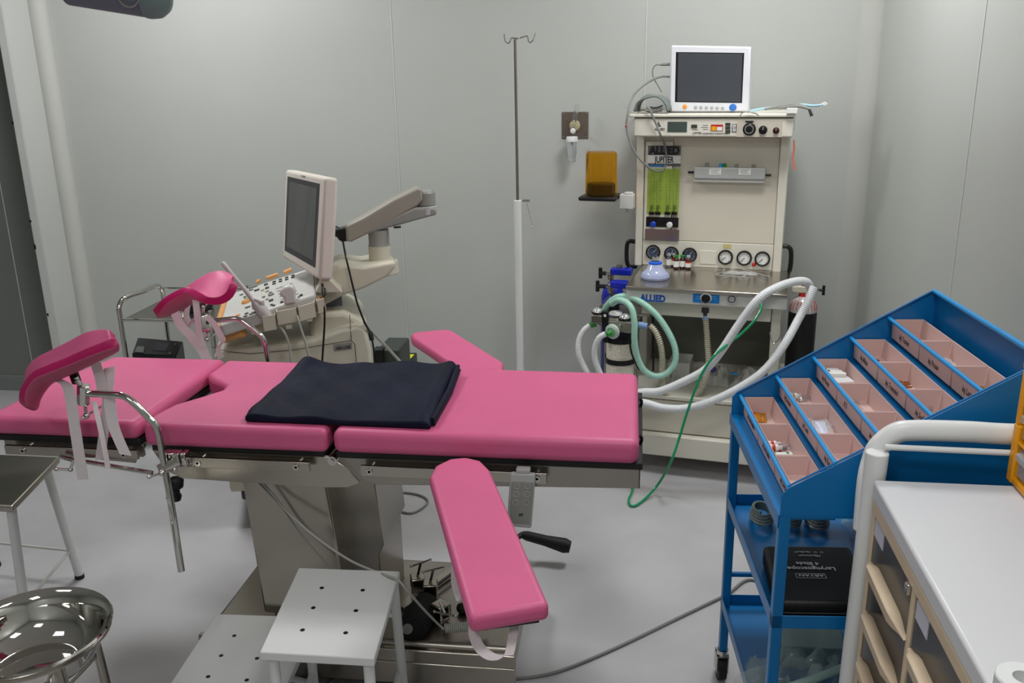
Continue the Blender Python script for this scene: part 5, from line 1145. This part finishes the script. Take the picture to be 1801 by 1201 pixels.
for z_ in (.535, .235):
    sh = bb('shelf', (0, -hv, z_), (.476, hv, z_+.003))
    for lo, hi in (((0, -hv, z_), (.003, hv, z_+.03)), ((.473, -hv, z_), (.476, hv, z_+.03)), ((0, -hv, z_), (.476, -hv+.003, z_+.03)), ((0, hv-.003, z_), (.476, hv, z_+.03))): MB().box(lo, hi).build('shelf_lip', BLUE, sh, bevel=.001)
bb('crossbar', (.0, hv-.012, .325), (.476, hv-.002, .337)); 
for u_ in (.011, .466):
    for v_ in (-hv+.011, hv-.011):
        cs = MB().tube([(u_, v_, .10), (u_, v_, .085)], .016, 16).build('caster', CHROME, B)
        b = MB(); b.box((u_-.016, v_-.012, .03), (u_-.013, v_+.03, .085)); b.box((u_+.013, v_-.012, .03), (u_+.016, v_+.03, .085)); b.box((u_-.016, v_-.014, .08), (u_+.016, v_+.02, .085)); b.build('fork', STEEL, cs)
        MB().cyl((u_-.011, v_+.012, .037), (u_+.011, v_+.012, .037), .037, n=24).build('wheel', BLACKR, cs)
WRT = {(0, 0): 'Inj Adrenaline', (0, 1): 'Inj Atropine', (0, 2): 'Inj Decadron', (1, 0): 'Inj Emeset', (1, 1): 'Inj Lasix', (1, 2): 'Inj Rantac', (2, 0): 'Inj Pitocin', (2, 1): 'KCl', (2, 2): 'Inj Avil', (3, 0): 'Inj Midaz', (3, 1): 'Inj Tramadol', (3, 2): 'Inj Sodium', (4, 0): 'Inj Tramin', (4, 1): 'Inj Prosin', (4, 2): 'Inj Lasix'}
rowN = ['lowest front', 'second', 'middle', 'fourth', 'uppermost back']; colN = ['far', 'middle', 'near']
cont = {(0, 0): 'red-tipped amber ampoules', (0, 1): 'white vials and green labels', (0, 2): 'nothing in it', (1, 0): 'clear vials', (1, 1): 'plastic packs and a leaflet', (1, 2): 'nothing in it', (2, 0): 'white boxes', (2, 1): 'many clear ampoules', (2, 2): 'a small white vial', (3, 0): 'one dark ampoule', (3, 1): 'brown ampoules', (3, 2): 'clear ampoules', (4, 0): 'gold ampoules', (4, 1): 'a long clear pouch', (4, 2): 'dark gold ampoules'}
bw = (2*hv-.012)/3; bd = .0735; bh = .046
def binmesh():
    b = MB(); w2 = bw/2-.001; t = .0018
    # tapered box: local origin at front centre of the rim; u to the back, z down
    o = [(0, -w2), (bd, -w2), (bd, w2), (0, w2)]; i_ = [(t, -w2+t), (bd-t, -w2+t), (bd-t, w2-t), (t, w2-t)]
    ob = [(.001, -w2+.003), (bd-.006, -w2+.003), (bd-.006, w2-.003), (.001, w2-.003)]; ib = [(.001+t, -w2+.003+t), (bd-.006-t, -w2+.003+t), (bd-.006-t, w2-.003-t), (.001+t, w2-.003-t)]
    vs = [(x, y, 0) for x, y in o]+[(x, y, 0) for x, y in i_]+[(x, y, -bh) for x, y in ob]+[(x, y, -bh+t) for x, y in ib]; fs = []
    for k in range(4):
        k2 = (k+1) % 4; fs += [(k, k2, 4+k2, 4+k), (k, 8+k, 8+k2, k2), (4+k, 4+k2, 12+k2, 12+k)]
    fs += [(8, 9, 10, 11), (12, 15, 14, 13)]
    return b.add(vs, fs)
bins = {}
for r_ in range(5):
    for c_ in range(3):
        vc = hv-.006-bw*(c_+.5)
        loc = BF.m @ Vector((RU[r_]-.002, vc, RZ[r_]))
        bn = thing('storage_bin', 'pink plastic bin holding %s, %s place in the %s row' % (cont[(r_, c_)], colN[c_], rowN[r_]), 'bin', tuple(loc), 4.5, 'pink bins on the blue trolley')
        if cont[(r_, c_)] == 'nothing in it': bn['label'] = 'empty pink plastic bin, near place in the %s row of the blue trolley' % rowN[r_]
        binmesh().build('tub', BIN, bn, bevel=.0007, seg=1)
        text(WRT[(r_, c_)], .019, INK, bn, (.0004, .035, -.034), (0, -1, 0), (0, 0, 1), 'handwriting', ext=.0002, bold=.004, shear=.3, sx=.8)
        bins[(r_, c_)] = (vc, RU[r_], RZ[r_]-bh+.003)
amb = mat('amber_glass', (196, 132, 24), .1, coat=.5, alpha=.95); brn = mat('brown_ampoule_glass', (150, 88, 36), .1, coat=.5)
def ampoule(rc, k, du, dv_, ang, mm, tip, lab, L=.042, r=.0055):
    vc, u0, z0 = bins[rc]; p = BF.m @ Vector((u0+du, vc+dv_, z0+r)); a = R(ang+4.5)
    o = thing('ampoule', lab, 'ampoule', tuple(p), 0, 'ampoules in the trolley bins')
    d = Vector((math.cos(a), math.sin(a), 0))
    MB().lathe([(0, -L/2), (r, -L/2), (r, .0), (r*.45, L*.12), (r*.55, L*.2), (r*.35, L*.45), (0, L*.5)], (0, 0, 0), d, 12).build('body', mm, o)
    if tip: MB().lathe([(r*1.02, -L*.44), (r*1.02, -L*.3)] if tip == PAPER else [(0, -L/2-.0012), (r*1.03, -L/2-.0012), (r*1.03, -L*.32)], (0, 0, 0), d, 12, cap=False).build('band', tip, o)
rnd = random.Random(11)
def pour(rc, n, mm, tip, desc, ang0=80, spread=15, du=.02, dvv=.02, stp=.0115, L=.042, r=.0055):
    for k in range(n):
        pos = ['first', 'second', 'third', 'fourth', 'fifth', 'sixth', 'seventh', 'eighth'][k]
        ampoule(rc, k, du+(stp*.15)*k+rnd.uniform(-.001, .001), dvv+stp*k*1.02, rnd.uniform(-spread, spread)+ang0, mm, tip, '%s, %s from the near end, %s bin, %s row' % (desc, pos, colN[rc[1]], rowN[rc[0]]), L, r)
pour((0, 0), 5, amb, REDL, 'amber ampoule with red base', 2, 7, .026, .015, .0125, L=.036)
pour((0, 1), 3, CLEAR, REDL, 'clear ampoule with red print', 10, 12, .05, .030, .012, L=.036)
pour((1, 0), 2, CLEAR, PAPER, 'clear ampoule with white band', 5, 8, .05, .04, .014, L=.036)
pour((2, 1), 7, CLEAR, None, 'clear ampoule', 20, 30, .022, .0, .0115, L=.03, r=.0048)
pour((3, 1), 3, brn, None, 'brown ampoule', 5, 10, .034, .025, .014, L=.044, r=.006)
pour((3, 2), 5, CLEAR, None, 'clear ampoule', 15, 30, .03, .015, .014, L=.034)
pour((3, 0), 1, GREYD, None, 'dark ampoule', -20, 5, .032, .04, .014, L=.03)
pour((4, 0), 3, amb, None, 'gold ampoule', 15, 20, .03, .03, .013, L=.04)
pour((4, 2), 5, mat('dark_gold_glass', (150, 122, 40), .1, coat=.5), None, 'dark gold ampoule', 30, 30, .034, .015, .012, L=.034)
def vial_lying(rc, du, dv_, ang, lab, stripe=RED, r=.0085, L=.036):
    vc, u0, z0 = bins[rc]; p = BF.m @ Vector((u0+du, vc+dv_, z0+r)); a = R(ang+4.5); d = Vector((math.cos(a), math.sin(a), 0))
    o = thing('medicine_vial', lab, 'vial', tuple(p), 0, 'vials lying in the trolley bins')
    MB().lathe([(0, -L/2), (r, -L/2), (r, L*.2), (r*.6, L*.32), (r*.6, L*.38), (0, L*.38)], (0, 0, 0), d, 16).build('bottle', WHITE, o)
    MB().lathe([(r*.7, L*.34), (r*.7, L*.5), (0, L*.5)], (0, 0, 0), d, 14).build('cap', GREYL, o)
    MB().lathe([(r*1.02, -L*.15), (r*1.02, L*.05)], (0, 0, 0), d, 16, cap=False).build('stripe', stripe, o)
vial_lying((0, 1), .024, .048, 5, 'white vial with red stripe lying farther back in the middle bin, front row')
vial_lying((0, 1), .024, .029, -5, 'white vial with red stripe lying nearer in the middle bin, front row')
vial_lying((1, 0), .024, .05, 5, 'white vial with grey stripe lying in the far bin, second row', GREYP)
vial_lying((2, 2), .03, .05, 40, 'white vial lying in the near bin of the middle row', GREYP)
def boxin(name, rc, du, dv_, s_, mm, lab, cat, ang=0, z_=0, prt=None):
    vc, u0, z0 = bins[rc]; c = BF.m @ Vector((u0+du, vc+dv_, z0+z_+s_[2]/2)); rot = Matrix.Rotation(R(4.5+ang), 3, 'Z')
    o = MB().cb(c, s_, rot).build(name, mm, bevel=.001); MW[o.name] = Matrix.Translation(o.location)
    if prt: 
        b = MB()
        for k in range(prt[1]): b.cb(c+rot @ Vector((-s_[0]*.3+.6*s_[0]*k/max(1, prt[1]-1), 0, s_[2]/2+.0004)), (s_[0]*.12, s_[1]*.7, .0006), rot)
        b.build('print', prt[0], o, world=True, smooth=False)
    return tag(o, lab, cat)
boxin('label_strip', (0, 1), .035, .010, (.050, .012, .004), PAPER, 'green and white label strip lying farther in the middle bin, front row', 'label strip', 0, 0, (GREEN, 2))
boxin('label_strip', (0, 1), .035, -.006, (.050, .012, .004), PAPER, 'green and white label strip lying nearest in the middle bin, front row', 'label strip', 0, 0, (GREEN, 2))
boxin('leaflet', (1, 1), .036, .03, (.03, .09, .004), mat('pale_lilac_paper', (214, 218, 238), .6), 'pale folded leaflet between plastic packs, middle bin of second row', 'leaflet', -10, .004)
for k, (du, dv_, lb) in enumerate(((.020, .035, 'clear blister pack at the front of the middle bin, second row'), (.050, .03, 'clear blister pack at the back of the middle bin, second row'))):
    vc, u0, z0 = bins[(1, 1)]; crumple('blister_pack', u0+du, vc+dv_, .012, .045, .018, None, GLASS, lb, 'blister pack', z0+.002, BF, 30+k, 8)
for k in range(3): boxin('medicine_box', (2, 0), .026+.004*k, .066-.016*k, (.040, .013, .013), PAPER, ['first', 'second', 'third'][k]+' small white box from the far end, far bin of the middle row', 'box', 0, .012, (INK, 1) if k < 2 else None)
boxin('white_card', (2, 0), .038, .012, (.05, .04, .010), WHITE, 'flat white carton in the far bin of the middle row', 'carton', 8, .006)
boxin('white_card', (2, 0), .034, -.022, (.045, .022, .008), PAPER, 'small white carton at the near end of the far bin, middle row', 'carton', 4)
vc, u0, z0 = bins[(4, 1)]; crumple('clear_pouch', u0+.04, vc+.02, .012, .058, .012, None, GLASS, 'long clear pouch in the middle bin of the uppermost row', 'pouch', z0+.004, BF, 44, 9)
boxin('grey_sachet', (4, 1), .025, .0, (.03, .045, .006), GREYP, 'grey sachet in the middle bin of the uppermost row', 'sachet', 10)
boxin('white_sachet', (3, 1), .034, .005, (.06, .012, .005), PAPER, 'white strip at the near end of the middle bin, fourth row', 'strip')
# case on the middle shelf
LC = thing('instrument_case', 'flat black zipped case with silver upside-down printing on the middle shelf', 'case', tuple(BF.m @ Vector((.1, -.13, .54))), 4.5)
iv = MW[LC.name].inverted() @ BF.m
b = MB(); b.prism([iv @ Vector(p) for p in ((.012, -.262, .539), (.205, -.262, .539), (.225, -.03, .539), (.03, -.03, .539))], (0, 0, .05)); b.build('case_body', mat('case_black_fabric', (14, 14, 15), .5, var=.1, bump=.1, bs=300), LC, bevel=.01, seg=3)
b = MB(); P = [iv @ Vector(p) for p in ((.014, -.263, .564), (.204, -.263, .564), (.226, -.03, .564))]; b.tube(P, .0015, 6); b.build('zip', GREYD, LC)
xd = Vector((-1, .0, 0)); yd = Vector((.0, -1, 0)); zc = .5905
def lt(s_, x, y, size, **k):
    p = BF.at(x, y, z=zc); text(s_, size, INKW, LC, iv @ p, xd, yd, 'lettering', ext=.0002, align='CENTER', **k)
lt('Laryngoscope', 1426, 997, .0185, bold=.012); lt('4 Blade', 1419, 988.5, .0165, bold=.012); lt('Macintosh', 1424, 975.5, .012, shear=.4); lt('ISO 7376', 1412, 969, .006); lt('ARYAN', 1426, 1010, .0125, sx=1.3)
p = iv @ BF.at(1426, 1012.5, z=zc); b = MB(); 
for s_ in (-1, 1): b.box((p.x-.031, p.y+s_*.0085-.0004, p.z), (p.x+.031, p.y+s_*.0085+.0004, p.z+.0003)); b.box((p.x+s_*.031-.0004, p.y-.0085, p.z), (p.x+s_*.031+.0004, p.y+.0085, p.z+.0003))
b.build('logo_frame', INKW, LC, smooth=False)
p = iv @ BF.at(1421, 971, z=zc); b = MB()
for k in range(5): b.lathe([(.0025, 0), (.0035, 0), (.0035, .0003)], p+Vector((.03-.014*k, 0, 0)), n=12, cap=False)
b.build('symbols', INKW, LC, smooth=False)
# other stock on the trolley's shelves
def bcr(name, u, v, su, sv, h, mt, lab, cat, z0, seed, n=12): return crumple(name, u, v, su, sv, h, None, mt, lab, cat, z0, BF, seed, n)
for k in range(3):
    c = BF.m @ Vector((.07+.065*k, .17-.01*k, .552)); P = []
    for i in range(60):
        a_ = i*.5; P.append(c+Vector(((.028-.0001*i)*math.cos(a_), (.05-.0003*i)*math.sin(a_), .0005*i)))
    tag(MB().tube(P, .0038, 6).build('tubing_coil', mat('grey_green_tubing', (120, 132, 128), .3)), ['leftmost', 'middle', 'right'][k]+' coil of grey-green tubing at the back of the middle shelf', 'tubing')
FILM = mat('greenish_film', (200, 218, 210), .1, var=.03, alpha=.34, bump=.5, bs=22, coat=.6)
bcr('plastic_bag', .36, .08, .09, .10, .07, FILM, 'clear plastic bag with a blue disc on the middle shelf of the blue trolley', 'plastic bag', .541, 51)
c = BF.m @ Vector((.27, .10, .62)); tag(MB().lathe([(.008, 0), (.014, 0), (.014, .004), (.008, .004)], c, (0, -.3, 1), 18, cap=False).build('blue_disc', mat('blue_cap', (30, 90, 190), .4)), 'small blue ring on the clear bag, middle shelf of the blue trolley', 'ring')
bcr('plastic_bag', .33, -.15, .10, .10, .06, FILM, 'clear plastic bag right of the black case on the middle shelf', 'plastic bag', .541, 52)
bcr('plastic_bag', .14, -.12, .14, .12, .10, FILM, 'large clear bag sagging over the left edge of the bottom shelf', 'plastic bag', .241, 53, 16)
bcr('plastic_bag', .36, .02, .10, .18, .11, FILM, 'clear bag of tubing at the right of the bottom shelf', 'plastic bag', .241, 54, 16)
_rows = []
for _j in range(15):
    _r = []
    for _i in range(13):
        _v = -.24+.17*_i/12; _k = _j/14; _w = .010*math.sin(9*_v*7+_k*6)+.006*math.sin(31*_v+_k*11)
        _r.append(BF.m @ Vector((.07-.085*min(1, _k*2.2)+_w*.6-.005*_k, _v*(1-.15*_k), .30+.012*math.sin(14*_v)-.13*max(0, _k-.25)+_w*.3)))
    _rows.append(_r)
tag(MB().grid(_rows).build('loose_film', FILM, smooth=True, angle=80), 'crinkled clear film hanging over the left edge of the blue trolley bottom shelf', 'plastic film')
tag(MB().box(BF.m @ Vector((.10, .0, .2415)), BF.m @ Vector((.26, .13, .30))).build('green_carton', mat('pale_green_carton', (150, 176, 166), .5), bevel=.003), 'pale green carton inside the bags on the bottom shelf', 'carton')
tag(MB().tube(spline([BF.m @ Vector(p) for p in ((.06, -.23, .36), (.16, -.19, .37), (.30, -.12, .385), (.42, -.03, .40))], 5), .009, 10).build('plastic_tube', mat('pale_green_tube', (170, 200, 190), .3, alpha=.8)), 'straight pale green plastic tube lying across the bottom shelf bags', 'tube')
tag(MB().tube(spline([BF.m @ Vector(p) for p in ((.20, .12, .36), (.25, .11, .39), (.31, .12, .385), (.36, .08, .37), (.30, .06, .365))], 5), .006, 8).build('black_lead', BLACK), 'short black lead curled on the bottom shelf of the blue trolley', 'lead')

# ------------------------------------------------------------------ white drawer cart
CT = thing('drawer_cart', 'white-topped cart with beige drawers and dark fronts at the lower right', 'drawer cart', (.7, 1.27, 0))
zt = .92; cx0, cx1, cy0, cy1 = .434, .965, .90, 1.575
b = MB(); b.box((cx0, cy0, zt-.035), (cx1, cy1, zt)); b.build('top', mat('cart_white', (208, 209, 212), .35, var=.01), CT, world=True, bevel=.006, seg=3)
MB().box((cx0+.012, cy0, .12), (cx1-.01, cy1-.005, zt-.035)).build('carcass', BROWN, CT, world=True, bevel=.002)
fx = cx0+.004
MB().box((fx-.002, cy0, zt-.062), (fx+.012, cy1-.002, zt-.038)).build('top_rail', TAN, CT, world=True, bevel=.004)
for y in (cy1-.012, 1.308, 1.035): MB().box((fx-.001, y-.008, .14), (fx+.012, y+.008, zt-.05)).build('divider', TAN, CT, world=True, bevel=.003)
for ci, (ya, yb_) in enumerate(((1.30, 1.56), (1.043, 1.30), (.905, 1.028))):
    for ri in range(6):
        z1 = zt-.062-.102*ri; z0_ = z1-.098
        if z0_ < .14: continue
        dr_ = MB().box((fx+.002, ya+.008, z0_), (fx+.012, yb_-.004, z1)).build('drawer', BROWN, CT, world=True, bevel=.002)
        n = 14; rows = []
        for i in range(n+1):
            s_ = i/n; y = ya+.012+(yb_-ya-.02)*s_
            e = min(1, min(s_, 1-s_)/.22); e = e*e*(3-2*e); bul = .004+.016*e
            zlo = z0_+.002; zhi = z0_+.020*e+.004
            rows.append([Vector((fx+.004, y, zlo)), Vector((fx-bul*.9, y, zlo+.002)), Vector((fx-bul, y, zhi)), Vector((fx-bul+.003, y, zhi+.002)), Vector((fx+.004, y, zhi+.001-.004*e))])
        MB().grid(rows).build('handle', TAN, dr_, world=True, angle=50)
        if ri == 0:
            MB().box((fx+.0005, yb_-.07, z1-.035), (fx+.002, yb_-.012, z1-.004)).build('label_card', mat('lilac_card', (196, 196, 210), .6), dr_, world=True)
q = MB(); q.box((fx-.006, 1.318, zt-.078), (fx+.004, 1.332, zt-.060)); q.cyl((fx-.008, 1.325, zt-.064), (fx-.003, 1.325, zt-.064), .005, n=12); q.build('lock', CHROME, CT, world=True, bevel=.001)
yh_ = 1.602
MB().tube([(.428, yh_-.01, .06), (.436, yh_-.004, .60), (.444, yh_, .962)], [.0165, .0175, .0205], 20).build('post', WHITE, CT, world=True, bevel=.002)
MB().tube([(.95, yh_, .06), (.95, yh_, .96)], .015, 18).build('post', WHITE, CT, world=True)
hp = [(.437, yh_+.010, .80), (.437, yh_+.016, .89), W(1534, 812, y=yh_+.03), W(1546, 785, y=yh_+.03), W(1575, 762, y=yh_+.03), W(1610, 757, y=yh_+.03), W(1700, 759, y=yh_+.03), W(1790, 764, y=yh_+.03), (.93, yh_+.02, 1.0)]
MB().tube(spline(hp, 8), .0195, 20).build('handle', WHITE, CT, world=True)
MB().tube([W(1556, 786, y=yh_), W(1790, 797, y=yh_), (.95, yh_, .955)], .0055, 10).build('thin_rail', WHITE, CT, world=True)
for x in (.46, .94):
    for y in (.95, 1.54): MB().cyl((x-.014, y, .045), (x+.014, y, .045), .045, n=22).build('caster', BLACKR, CT, world=True)
# yellow organiser
YO = thing('drawer_organiser', 'yellow plastic organiser with clear drawers standing on the white cart', 'organiser', (.74, 1.45, zt))
ox, oy0, oy1, oz0 = .668, 1.30, 1.592, zt+.002
def ow(lo, hi, mt=YELLOW, nm='frame', par=YO, bv=.004): return MB().box(lo, hi).build(nm, mt, par, world=True, bevel=bv, seg=2)
ow((ox, oy1-.014, oz0+.004), (ox+.14, oy1, oz0+.30), nm='side_wall'); ow((ox, oy0, oz0+.004), (ox+.14, oy0+.014, oz0+.30), nm='side_wall'); ow((ox, oy0, oz0), (ox+.14, oy1, oz0+.014), nm='bottom'); ow((ox+.13, oy0, oz0), (ox+.14, oy1, oz0+.30), nm='back_wall')
ow((ox-.002, oy1-.018, oz0+.0), (ox+.012, oy1+.004, oz0+.11), nm='front_trim'); ow((ox-.002, oy1-.015, oz0+.11), (ox+.012, oy1+.001, oz0+.21), nm='front_trim'); ow((ox-.002, oy1-.018, oz0+.21), (ox+.012, oy1+.004, oz0+.31), nm='front_trim')
CLD = mat('clear_drawer', (200, 205, 208), .1, alpha=.4, coat=.3)
for k in range(4):
    z0_ = oz0+.018+.07*k; ow((ox, oy0+.014, z0_+.058), (ox+.13, oy1-.016, z0_+.064), nm='shelf', bv=.002)
    dw = MB().box((ox+.004, oy0+.02, z0_), (ox+.120, oy1-.022, z0_+.052)).build('drawer', CLD, YO, world=True, bevel=.003)
    MB().box((ox-.008, oy0+.03, z0_+.036), (ox+.006, oy1-.034, z0_+.050)).build('pull', CLD, dw, world=True, bevel=.003)
q = W(1801, 1192, z=zt+.05); tag(MB().lathe([(0, 0), (.028, 0), (.030, .002), (.030, .048), (.0285, .05), (.012, .05), (.012, .03), (0, .03)], (q.x, q.y, zt+.001), n=36).build('tape_roll', WHITE), 'white roll standing on the cart top at the lower right corner', 'roll')

# ------------------------------------------------------------------ surgical lamp
SL = thing('surgical_lamp', 'ceiling-hung surgical lamp with blue-grey arm housing at the upper left', 'surgical lamp', (-1.2, 2.3, CEIL))
a, c = W(122, -24, y=2.6), W(262, -4, y=2.6)
MB().tube([a-(c-a)*.02, a, c], [.045, .052, .055], 28).build('arm_housing', mat('blue_grey_plastic', (104, 110, 124), .4, var=.02), SL, world=True, bevel=.004)
d_ = (c-a).normalized()
MB().lathe([(.057, -.001), (.057, .012), (.052, .036), (.036, .055), (.016, .063), (0, .065)], c, d_, 28, cap=False).build('end_cap', mat('teal_grey_plastic', (110, 132, 132), .35), SL, world=True)
q = c-d_*.03+Vector((0, -.054, 0)); MB().lathe([(.03, 0), (.034, -.001), (.034, -.003), (.03, -.003)], q, (0, 1, 0), 28, cap=False).build('joint_disc', GREYP, SL, world=True)
MB().tube([a+Vector((.0, 0, 0)), a+Vector((-.25, .0, .035))], .032, 20).build('arm_tube', WHITE, SL, world=True)
MB().tube(spline([a+Vector((-.25, 0, .035)), a+Vector((-.3, -.0, .10)), (-1.9, 2.5, 2.3), (-1.6, 2.35, CEIL-.15), (-1.2, 2.3, CEIL)], 6), .03, 16).build('riser', WHITE, SL, world=True)
MB().tube([(-1.2, 2.3, CEIL-.01), (-1.2, 2.3, 2.42), (-.9, 2.75, 2.34), (-.86, 2.83, 2.18)], .025, 14).build('pole', WHITE, SL, world=True)
MB().lathe([(0, .06), (.12, .055), (.27, .02), (.29, 0), (.27, -.01), (0, -.012)], (-.854, 2.85, 2.135), (0, .06, 1), 40).build('lamp_head', WHITEG, SL, world=True)

# ------------------------------------------------------------------ things on the base of the table and on the floor
zb = .151
BG = thing('black_cushion', 'black cushion lying on the steel base beside the step stool', 'cushion', tuple(W(738, 1090, z=zb)))
q = W(735, 1088, z=.17); d0 = W(722, 1108, z=.17); d1 = W(752, 1062, z=.17)
MB().tube([d0+(d0-d1)*.15, d0, q, d1, d1+(d1-d0)*.1], [.02, .040, .044, .038, .02], 20).build('cushion_body', mat('black_fabric', (12, 12, 13), .7, bump=.2), BG, world=True, bevel=.004)
p = W(717, 1106, z=.20); MB().lathe([(0, 0), (.014, 0), (.014, -.004)], p, (.25, -.6, .6), 18).build('grey_button', GREYP, BG, world=True)
MB().add([], []) 
for k, (x, y, an, lb) in enumerate(((735, 1025, 20, 'chrome rail clamp with T-screw on the table base, the farther one'), (757, 1036, 10, 'chrome rail clamp with T-screw on the table base, the middle one'), (775, 1073, -35, 'chrome rail clamp with T-screw on the table base, the nearest one'))):
    c = W(x, y, z=.185); G = thing('rail_clamp', lb, 'clamp', (c.x, c.y, zb), 0, 'spare rail clamps on the table base')
    rt = Matrix.Rotation(R(an), 3, 'Z'); b = MB(); b.cb(c+rt @ Vector((0, .018, 0)), (.042, .010, .045), rt); b.cb(c+rt @ Vector((0, -.014, 0)), (.042, .010, .045), rt); b.cb(c+rt @ Vector((0, 0, .018)), (.042, .04, .010), rt); b.cb(c+Vector((0, 0, -.026)), (.04, .035, .012), rt); b.build('block', STEEL, G, world=True, bevel=.004)
    s0 = c+rt @ Vector((0, 0, .02)); s1 = s0+rt @ Vector((.012, -.0, .045)) if k < 2 else s0+rt @ Vector((.05, -.03, .005))
    MB().tube([s0, s1], .0045, 10).build('screw', CHROME, G, world=True)
    h = rt @ Vector((.03, .012, .0)); b = MB(); b.tube([s1-h, s1+h], .0028, 8); b.sphere(s1-h, .0042); b.sphere(s1+h, .0042); b.build('handle', CHROME, G, world=True)
tag(MB().box((-.60, 2.20, zb), (-.565, 2.495, zb+.012), Matrix.Rotation(R(-28), 3, 'Z')).build('steel_bar', STEEL, bevel=.002), 'flat steel bar lying on the table base under the clamps', 'bar')
tag(MB().tube([W(745, 1046, z=.17), W(818, 992, z=.17)], .005, 10).build('steel_rod', BLACK), 'thin dark rod lying on the table base towards the arm board', 'rod')
p = W(813, 1069, z=.165); tag(MB().lathe([(0, -.012), (.013, -.012), (.015, -.008), (.015, .008), (0, .012)], p, (-.3, -1, .4), 20).build('rubber_stopper', BLACK), 'round black stopper on the table base half behind the arm board', 'stopper')
# cables
P = [(-.99, 2.06, .66), W(482, 872, y=2.06), W(505, 900, y=2.05), W(560, 948, y=2.03), W(615, 985, y=2.01), W(655, 1003, y=2.0)]
P2 = [W(680, 1012, z=.425), W(700, 1020, z=.425), W(716, 1038, z=.40), W(742, 1068, z=.32), W(765, 1092, z=.23), W(780, 1106, z=.19)]
cw('control_cable', P+P2, .0032, GREYCL, 'light grey cable hanging from the table and crossing the back edge of the step stool')
q0, q1 = W(782, 1105, z=.18), W(858, 1100, z=.18); dd = (q1-q0); L_ = dd.length; dd.normalize(); sx_ = Vector((-dd.y, dd.x, 0)); CP = []
for i in range(22*12): a_ = 2*math.pi*i/12; CP.append(q0+dd*(L_*i/(22*12))+sx_*(.0115*math.cos(a_))+Vector((0, 0, .0115*math.sin(a_))))
tag(MB().tube(CP, .0021, 6).build('coiled_cable', GREYCL), 'coiled grey section of cable lying on the steel base under the arm board', 'cable')
cw('control_cable', [(-.995, 2.05, .655), W(490, 885, y=2.07), W(530, 940, y=2.07), W(583, 1000, y=2.06)], .0026, GREYC, 'darker grey cable hanging down the column behind the step stool')
cw('floor_cable', [(.55, 2.45, .006), W(1330, 1021, z=.006), W(1275, 1047, z=.006), W(1200, 1083, z=.006), W(1120, 1122, z=.006), W(1040, 1158, z=.006), W(970, 1184, z=.006), W(905, 1193, z=.006), W(850, 1190, z=.006)], .0045, GREYC, 'grey cable running across the floor from under the blue trolley to the table')
cw('floor_cable', [W(640, 1060, z=.006), (-.9, 1.98, .006), W(705, 1125, z=.008), W(735, 1155, z=.008), W(770, 1180, z=.006), W(800, 1205, z=.006)], .004, GREYC, 'grey cable on the floor curving past the right leg of the step stool')
cw('floor_cable', [W(655, 872, z=.006), W(700, 866, z=.006), W(732, 869, z=.006), W(751, 878, z=.006), W(748, 889, z=.006), W(725, 902, z=.006), W(700, 898, z=.006), W(672, 890, z=.006)], .0042, GREYC, 'loop of grey cable on the floor behind the table column')
p = W(683, 863, z=.03); tag(MB().cyl((p.x-.02, p.y, .03), (p.x+.02, p.y, .03), .03, n=24).build('foot_switch', BLACKR, bevel=.004), 'round black rubber piece on the floor behind the table column', 'rubber wheel')
